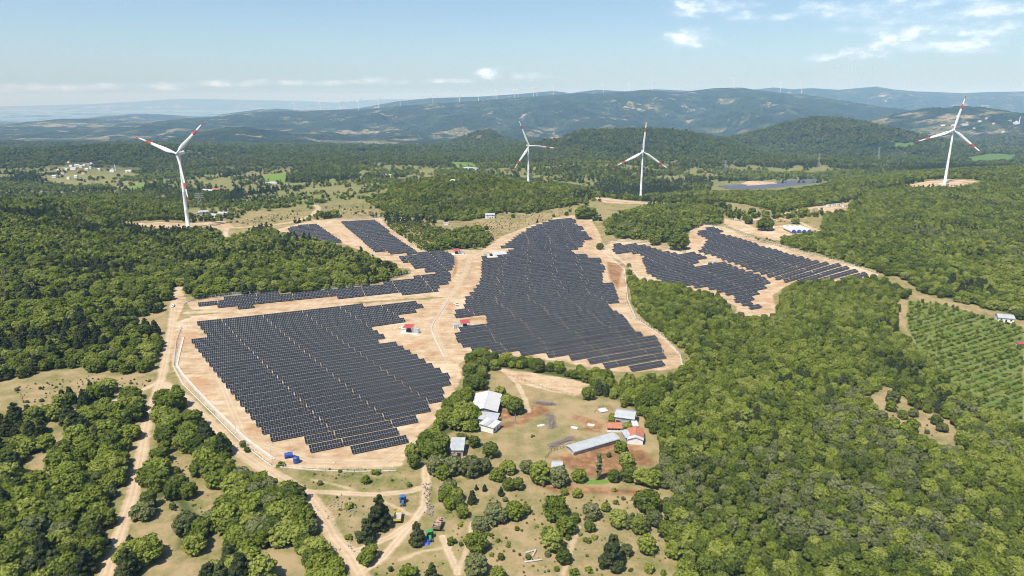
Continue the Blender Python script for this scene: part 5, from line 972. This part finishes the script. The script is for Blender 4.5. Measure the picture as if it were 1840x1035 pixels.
ribbon('drainage_channel', [(329,606),(323,630),(317,657),(330,676),(380,730),(440,788),(492,826)], 1.6, .35, CHAN, 'white concrete drainage channel along the western fence of the near field', 'drain'); ribbon('drainage_channel', [(806,538),(793,558),(777,582),(774,592),(782,612),(797,640)], 1.0, .25, CHAN, 'pale concrete drainage channel beside the central dirt road', 'drain')
PW = simple('pole_grey', (.5, .51, .52), .5)
POLES = [(213,0)]
for (u, v, lab) in [(357,714,'slim camera pole by the upper bend of the white channel'), (424,778,'slim camera pole halfway down the white channel'), (487,824,'slim camera pole at the low end of the white channel'), (522,818,'slim camera pole behind the blue tanks'), (600,832,'slim camera pole on the road below the near field'), (336,588,'slim camera pole at the western corner of the near field'), (1130,574,'slim camera pole on the bend of the eastern fence'), (1190,640,'slim camera pole near the end of the eastern fence'), (767,520,'slim camera pole on the main dirt road'), (1246,450,'slim camera pole in the right field corner')]:
    p = G(u, v); r = tag(empty('camera_pole', p), lab, 'pole'); m = MB(); m.cyl((0, 0, -.3), (0, 0, 7), .11, .07, 8); m.build('pole', PW, r); m = MB(); m.box((0, 0, .1), (.9, .9, .5)); m.build('base', CONC, r); m = MB(); m.cyl((0, 0, 6.8), (.7, -.3, 6.9), .05, .05, 6); m.box((.8, -.35, 6.85), (.25, .5, .22)); m.build('camera_head', PW, r)
def pylon(u, v, hh, label):
    p = G(u, v); r = tag(empty('pylon', p, .4), label, 'pylon'); m = MB(); lv_ = [(0, 3.6), (.3, 2.5), (.55, 1.6), (.75, 1.0), (1, .25)]
    for i in range(len(lv_)-1):
        (a, ra), (b, rb) = lv_[i], lv_[i+1]
        for (sx_, sy_), (tx, ty) in zip([(-1, -1), (1, -1), (1, 1), (-1, 1)], [(1, -1), (1, 1), (-1, 1), (-1, -1)]):
            m.cyl((sx_*ra, sy_*ra, a*hh), (sx_*rb, sy_*rb, b*hh), .3, .28, 4, caps=False); m.cyl((sx_*ra, sy_*ra, a*hh), (tx*rb, ty*rb, b*hh), .18, .18, 4, caps=False)
    m.build('lattice_tower', GREYM, r)
    for t in (.68, .8, .92): m = MB(); m.cyl((-6.5, 0, hh*t), (6.5, 0, hh*t), .25, .25, 4); m.cyl((-6.5, 0, hh*t), (0, 0, hh*(t+.06)), .15, .15, 4); m.cyl((6.5, 0, hh*t), (0, 0, hh*(t+.06)), .15, .15, 4); m.build('cross_arm', GREYM, r)
pylon(1470, 303, 42, 'grey lattice pylon in the dark wood beyond the yard'); pylon(1577, 290, 46, 'grey lattice pylon standing closer to the padded turbine'); pylon(1302, 312, 36, 'faint lattice pylon above the distant solar plant'); pylon(360, 374, 24, 'slim lattice mast beside the tall turbine tower')
# ------------------------------------------------------------------ things in the lower meadow
def tractor(u, v, rz, col, label):
    p = G(u, v); r = tag(empty('tractor', p, rz), label, 'tractor'); pm = simple('tractor_%d' % int(col[1]*100), col, .4, .05)
    m = MB(); m.box((0, -1.5, 1.25), (.8, 2.0, .7)); m.box((0, -2.55, 1.15), (.7, .12, .5)); m.box((0, .1, 1.0), (1.0, 1.6, .5)); m.build('body', pm, r)
    m = MB(); m.box((0, .45, 1.95), (1.35, 1.5, 1.1)); cb_ = m.build('cab', DARK, r); m = MB(); m.box((0, .45, 2.6), (1.6, 1.8, .2)); m.build('cab_roof', pm, cb_)
    for s in (-1, 1):
        m = MB(); m.cyl((s*.7, .75, .85), (s*1.15, .75, .85), .85, .85, 18); w_ = m.build('rear_wheel', DARKB, r); m = MB(); m.cyl((s*1.12, .75, .85), (s*1.18, .75, .85), .42, .42, 14); m.build('rim', simple('rim_white', (.6, .6, .58), .5), w_); m = MB(); m.box((s*.95, .75, 1.78), (.55, 1.4, .1)); m.build('mudguard', pm, r)
        m = MB(); m.cyl((s*.6, -1.9, .5), (s*.9, -1.9, .5), .5, .5, 16); w_ = m.build('front_wheel', DARKB, r); m = MB(); m.cyl((s*.88, -1.9, .5), (s*.93, -1.9, .5), .24, .24, 12); m.build('rim', simple('rim_white', (.6, .6, .58), .5), w_)
    m = MB(); m.cyl((.35, -1.0, 1.6), (.35, -1.0, 2.5), .06, .05, 8); m.build('exhaust', DARKB, r); r.scale = (1.1,)*3
tractor(724, 904, R(8), (.025, .12, .34), 'blue tractor parked on the grass below the dirt track'); tractor(773, 967, R(8), (.035, .24, .06), 'green tractor parked beside the single pine')
def trailer(u, v, rz, side, label, logs):
    p = G(u, v); r = tag(empty('trailer', p, rz), label, 'trailer'); r.scale = (1.3,)*3; m = MB(); m.box((0, 0, 1.0), (2.1, 4.2, .15)); m.cyl((0, 2.1, .8), (0, 4.2, .7), .08, .06, 6); m.build('bed', GREYM, r)
    for (x, y, sx_, sy_) in ((-1.05, 0, .08, 4.2), (1.05, 0, .08, 4.2), (0, -2.1, 2.1, .08), (0, 2.1, 2.1, .08)): m = MB(); m.box((x, y, 1.4), (sx_, sy_, .7)); m.build('side_board', side, r)
    for s in (-1, 1):
        for y in (-.9, .3): m = MB(); m.cyl((s*.85, y-.3, .5), (s*1.12, y-.3, .5), .5, .5, 14); m.build('wheel', DARKB, r)
    return p
YEL = simple('yellow_board', (.55, .40, .06), .6); LOG = simple('log_wood', (.36, .25, .20), .9, .25, 2)
trailer(715, 934, R(4), YEL, 'yellow sided trailer standing empty beside the biggest pine', 0); tp = trailer(787, 948, R(-8), WOODM, 'trailer piled high with cut logs next to the hedge lane', 1)
m = MB(); g = np.random.default_rng(4)
for i in range(46):
    lay = i//14; x = (g.random()-.5)*(2.6-lay*.5); y = (g.random()-.5)*4.6; a = g.normal(0, .25); ln = g.uniform(.9, 1.5); c_ = np.array([x, y, 1.6+lay*.36+g.random()*.15]); dd = np.array([math.cos(a), math.sin(a), 0])*ln/2; m.cyl(c_-dd, c_+dd, g.uniform(.13, .24), None, 7)
o = m.build('log_load', LOG); o.location = tp; o.rotation_euler = (0, 0, R(-8)); tag(o, 'heap of cut pinkish logs loaded on the trailer', 'logs')
def logs(u, v, rz, L, label):
    p = G(u, v); m = MB(); m.cyl((-L/2, 0, .28), (L/2, 0, .33), .38, .28, 10); m.cyl((-L*.1, .1, .4), (-L*.05, .9, .7), .09, .05, 6); o = m.build('log', simple('pale_log', (.40, .36, .31), .9, .2, 2)); o.location = p; o.rotation_euler = (0, 0, rz); tag(o, label, 'log')
logs(953, 992, R(25), 4.5, 'pale log lying across the lower meadow, upper of the three'); logs(960, 995, R(70), 4, 'short pale log leaning towards the upper log'); logs(958, 1009, R(12), 6.5, 'longest pale log, lowest in the meadow')
TARP = simple('blue_tarpaulin', (.03, .07, .42), .6)
p = G(764, 973); m = MB(); g = np.random.default_rng(9); n = 7; V = [(i*.5-1.5, j*.6-1.8, .25+.9*math.exp(-((i-3)**2+(j-3)**2)/5)+g.random()*.2*(0 if i in (0, 6) or j in (0, 6) else 1)-(.3 if i in (0, 6) or j in (0, 6) else 0)) for j in range(n) for i in range(n)]
m.add(V, [(j*n+i, j*n+i+1, (j+1)*n+i+1, (j+1)*n+i) for j in range(n-1) for i in range(n-1)]); o = m.build('tarpaulin', TARP); o.location = p; o.scale = (1.3,)*3; tag(o, 'crumpled blue tarpaulin on the grass beside the single pine', 'tarpaulin')
p = G(519, 822); r = tag(empty('water_tank', p, R(20)), 'blue water tank lying on its side near the fence', 'tank'); m = MB(); m.cyl((-1.8, 0, 1.25), (1.8, 0, 1.25), 1.2, 1.2, 18); m.build('shell', BLUE, r, False); m = MB(); m.box((-1, 0, .15), (.4, 2, .5)); m.box((1, 0, .15), (.4, 2, .5)); m.build('cradle', BLUE, r); m = MB(); m.cyl((0, 0, 2.4), (0, 0, 2.65), .35, .35, 12); m.build('lid', DARKB, r)
p = G(533, 831); r = tag(empty('water_tank', p, R(-10)), 'upright blue water tank beside the one lying down', 'tank'); m = MB(); m.lathe([(-.2, 1.35), (.1, 1.4), (1.1, 1.4), (1.2, 1.46), (1.3, 1.4), (2.5, 1.4), (2.9, .8), (3.0, .1)], 18); m.build('shell', BLUE, r); m = MB(); m.cyl((0, 0, 2.95), (0, 0, 3.2), .4, .4, 12); m.build('lid', DARKB, r)
for i, (u, v, rz) in enumerate([(972,766,.3), (1032,770,-.4), (1062,765,-.3)]):
    p = G(u, v); r = tag(empty('water_trough', p, rz), ['white trough by the brush heap in the farm meadow', 'white trough between the brush heap and the long barn', 'white trough nearest the low orange shed'][i], 'trough'); m = MB()
    for (c_, d_) in (((0, 0, .2), (3.4, 1.2, .2)), ((0, -.55, .45), (3.4, .12, .6)), ((0, .55, .45), (3.4, .12, .6)), ((-1.65, 0, .45), (.12, 1, .6)), ((1.65, 0, .45), (.12, 1, .6))): m.box(c_, d_)
    m.build('basin', WALLW, r); m = MB(); m.box((-1.1, 0, -.05), (.3, 1, .4)); m.box((1.1, 0, -.05), (.3, 1, .4)); m.build('foot', CONC, r)
p = G(1083, 739); m = MB(); m.add([(-2.4, -1.6, .5), (2.4, -1.6, .4), (2.4, 1.6, 1.0), (-2.4, 1.6, 1.1), (-2.4, -1.6, .42), (2.4, -1.6, .32), (2.4, 1.6, .92), (-2.4, 1.6, 1.02)], [(0, 1, 2, 3), (7, 6, 5, 4), (0, 4, 5, 1), (1, 5, 6, 2), (2, 6, 7, 3), (3, 7, 4, 0)]); o = m.build('roof_sheet', ROOFW); o.location = p; o.rotation_euler = (0, 0, .4); tag(o, 'loose white sheet leaning in the rail pen by the grey barn', 'sheet')
def brush(u0, v0, u1, v1, wd, label, col=(.22, .19, .17)):
    A, B = ground([(u0, v0), (u1, v1)]); g = np.random.default_rng(int(u0)); m = MB(); o = A.copy()
    for i in range(420):
        t = g.random(); c_ = A+(B-A)*t; off = g.normal(0, wd*.33, 2); c_ = np.array([c_[0]+off[0], c_[1]+off[1], 0]); c_[2] = hz(c_[0], c_[1])+abs(g.normal(.1, .5))*max(.2, 1-np.hypot(*off)/wd)+.05; a = g.random()*6.28; L_2 = g.uniform(.6, 1.6); dd = np.array([math.cos(a), math.sin(a), g.normal(0, .25)])*L_2; m.cyl(c_-dd-o, c_+dd-o, .07, .03, 4, caps=False)
    q = m.build('brush_heap', simple('dry_branches_%d' % int(col[0]*100), col, .95, .25, 2)); q.location = o; tag(q, label, 'brush heap')
brush(1027, 787, 990, 803, 3.2, 'long grey heap of dry branches beside the long barn'); brush(988, 745, 992, 768, 3.4, 'grey heap of dry branches in the middle of the farm meadow'); brush(965, 724, 995, 727, 2.6, 'thin spread of brushwood above the grey heap')
# stones in the wall by the lane
STN = simple('lime_stone', (.21, .19, .165), .9, .2, 2); g = np.random.default_rng(12); iv1, if1 = ICO1
def stones(name, px, n, sp, r0, label):
    P3 = ground(px); d_ = np.r_[0, np.cumsum(np.linalg.norm(np.diff(P3[:, :2], axis=0), axis=1))]; V = []; F = []; k = 0
    for i in range(n):
        s = g.random()*d_[-1]; x = np.interp(s, d_, P3[:, 0])+g.normal(0, sp); y = np.interp(s, d_, P3[:, 1])+g.normal(0, sp); rr = r0*g.uniform(.5, 1.5); v_ = iv1*rr*g.uniform(.6, 1.2, 3)*(1+(g.random((len(iv1), 1))-.5)*.4)+np.array([x, y, hz(x, y)+rr*.2+g.random()*.3]); V.append(v_); F.append(if1+k); k += len(v_)
    tag(link(name, mesh_np(name, np.concatenate(V), np.concatenate(F), STN)), kind='stuff')
stones('rubble', [(767,868),(768,885),(772,905),(775,928)], 80, .8, .36, ''); stones('scattered_stones', [(600,900),(628,915),(632,925)], 40, 2.2, .33, ''); stones('fence_rubble', [(560,850),(640,853),(712,850)], 50, 1.3, .24, ''); stones('roadside_stones', [(575,890),(600,940),(640,985)], 40, 2.5, .25, '')
# the distant solar plant in the dark valley
q = Region([(1285,336),(1330,333),(1345,336),(1400,331),(1398,326),(1470,323),(1475,326),(1400,337),(1350,341)]); SV = []; SF = []; SU = []
for n0 in np.arange((q.P @ ND).min(), (q.P @ ND).max(), 9):
    for e0 in np.arange((q.P @ RD).min(), (q.P @ RD).max(), 28.2):
        c_ = (e0+14)*RD+n0*ND
        if q.sdf(np.array([c_[0]]), np.array([c_[1]]))[0] > 0: V, F = table_arrays(24); V = V @ np.array([[RD[0], RD[1], 0], [ND[0], ND[1], 0], [0, 0, 1]])+np.array([c_[0], c_[1], hz(*c_)]); SF += [[v_+len(SV)*8 for v_ in ff] for ff in F]; SV.append(V)
tag(link('far_solar_plant', mesh_np('far_solar_plant', np.concatenate(SV), SF, [simple('far_cells', (.09, .10, .125), .4), DARKB], mi=[0, 1, 1, 1, 1, 1]*len(SV))), kind='stuff')
# ------------------------------------------------------------------ haze
hm, T = new_mat('haze'); hm.node_tree.nodes.clear()
vol = T.n('ShaderNodeVolumePrincipled'); vol.inputs['Color'].default_value = (.34, .63, 1, 1); vol.inputs['Absorption Color'].default_value = (1, 1, 1, 1); vol.inputs['Density'].default_value = 5.8e-5; vol.inputs['Anisotropy'].default_value = -0.25
T.n('ShaderNodeOutputMaterial', {'Volume': vol})
mb = MB(); mb.box((0, 21500, 75), (110000, 56000, 880)); tag(mb.build('haze', hm), kind='stuff')
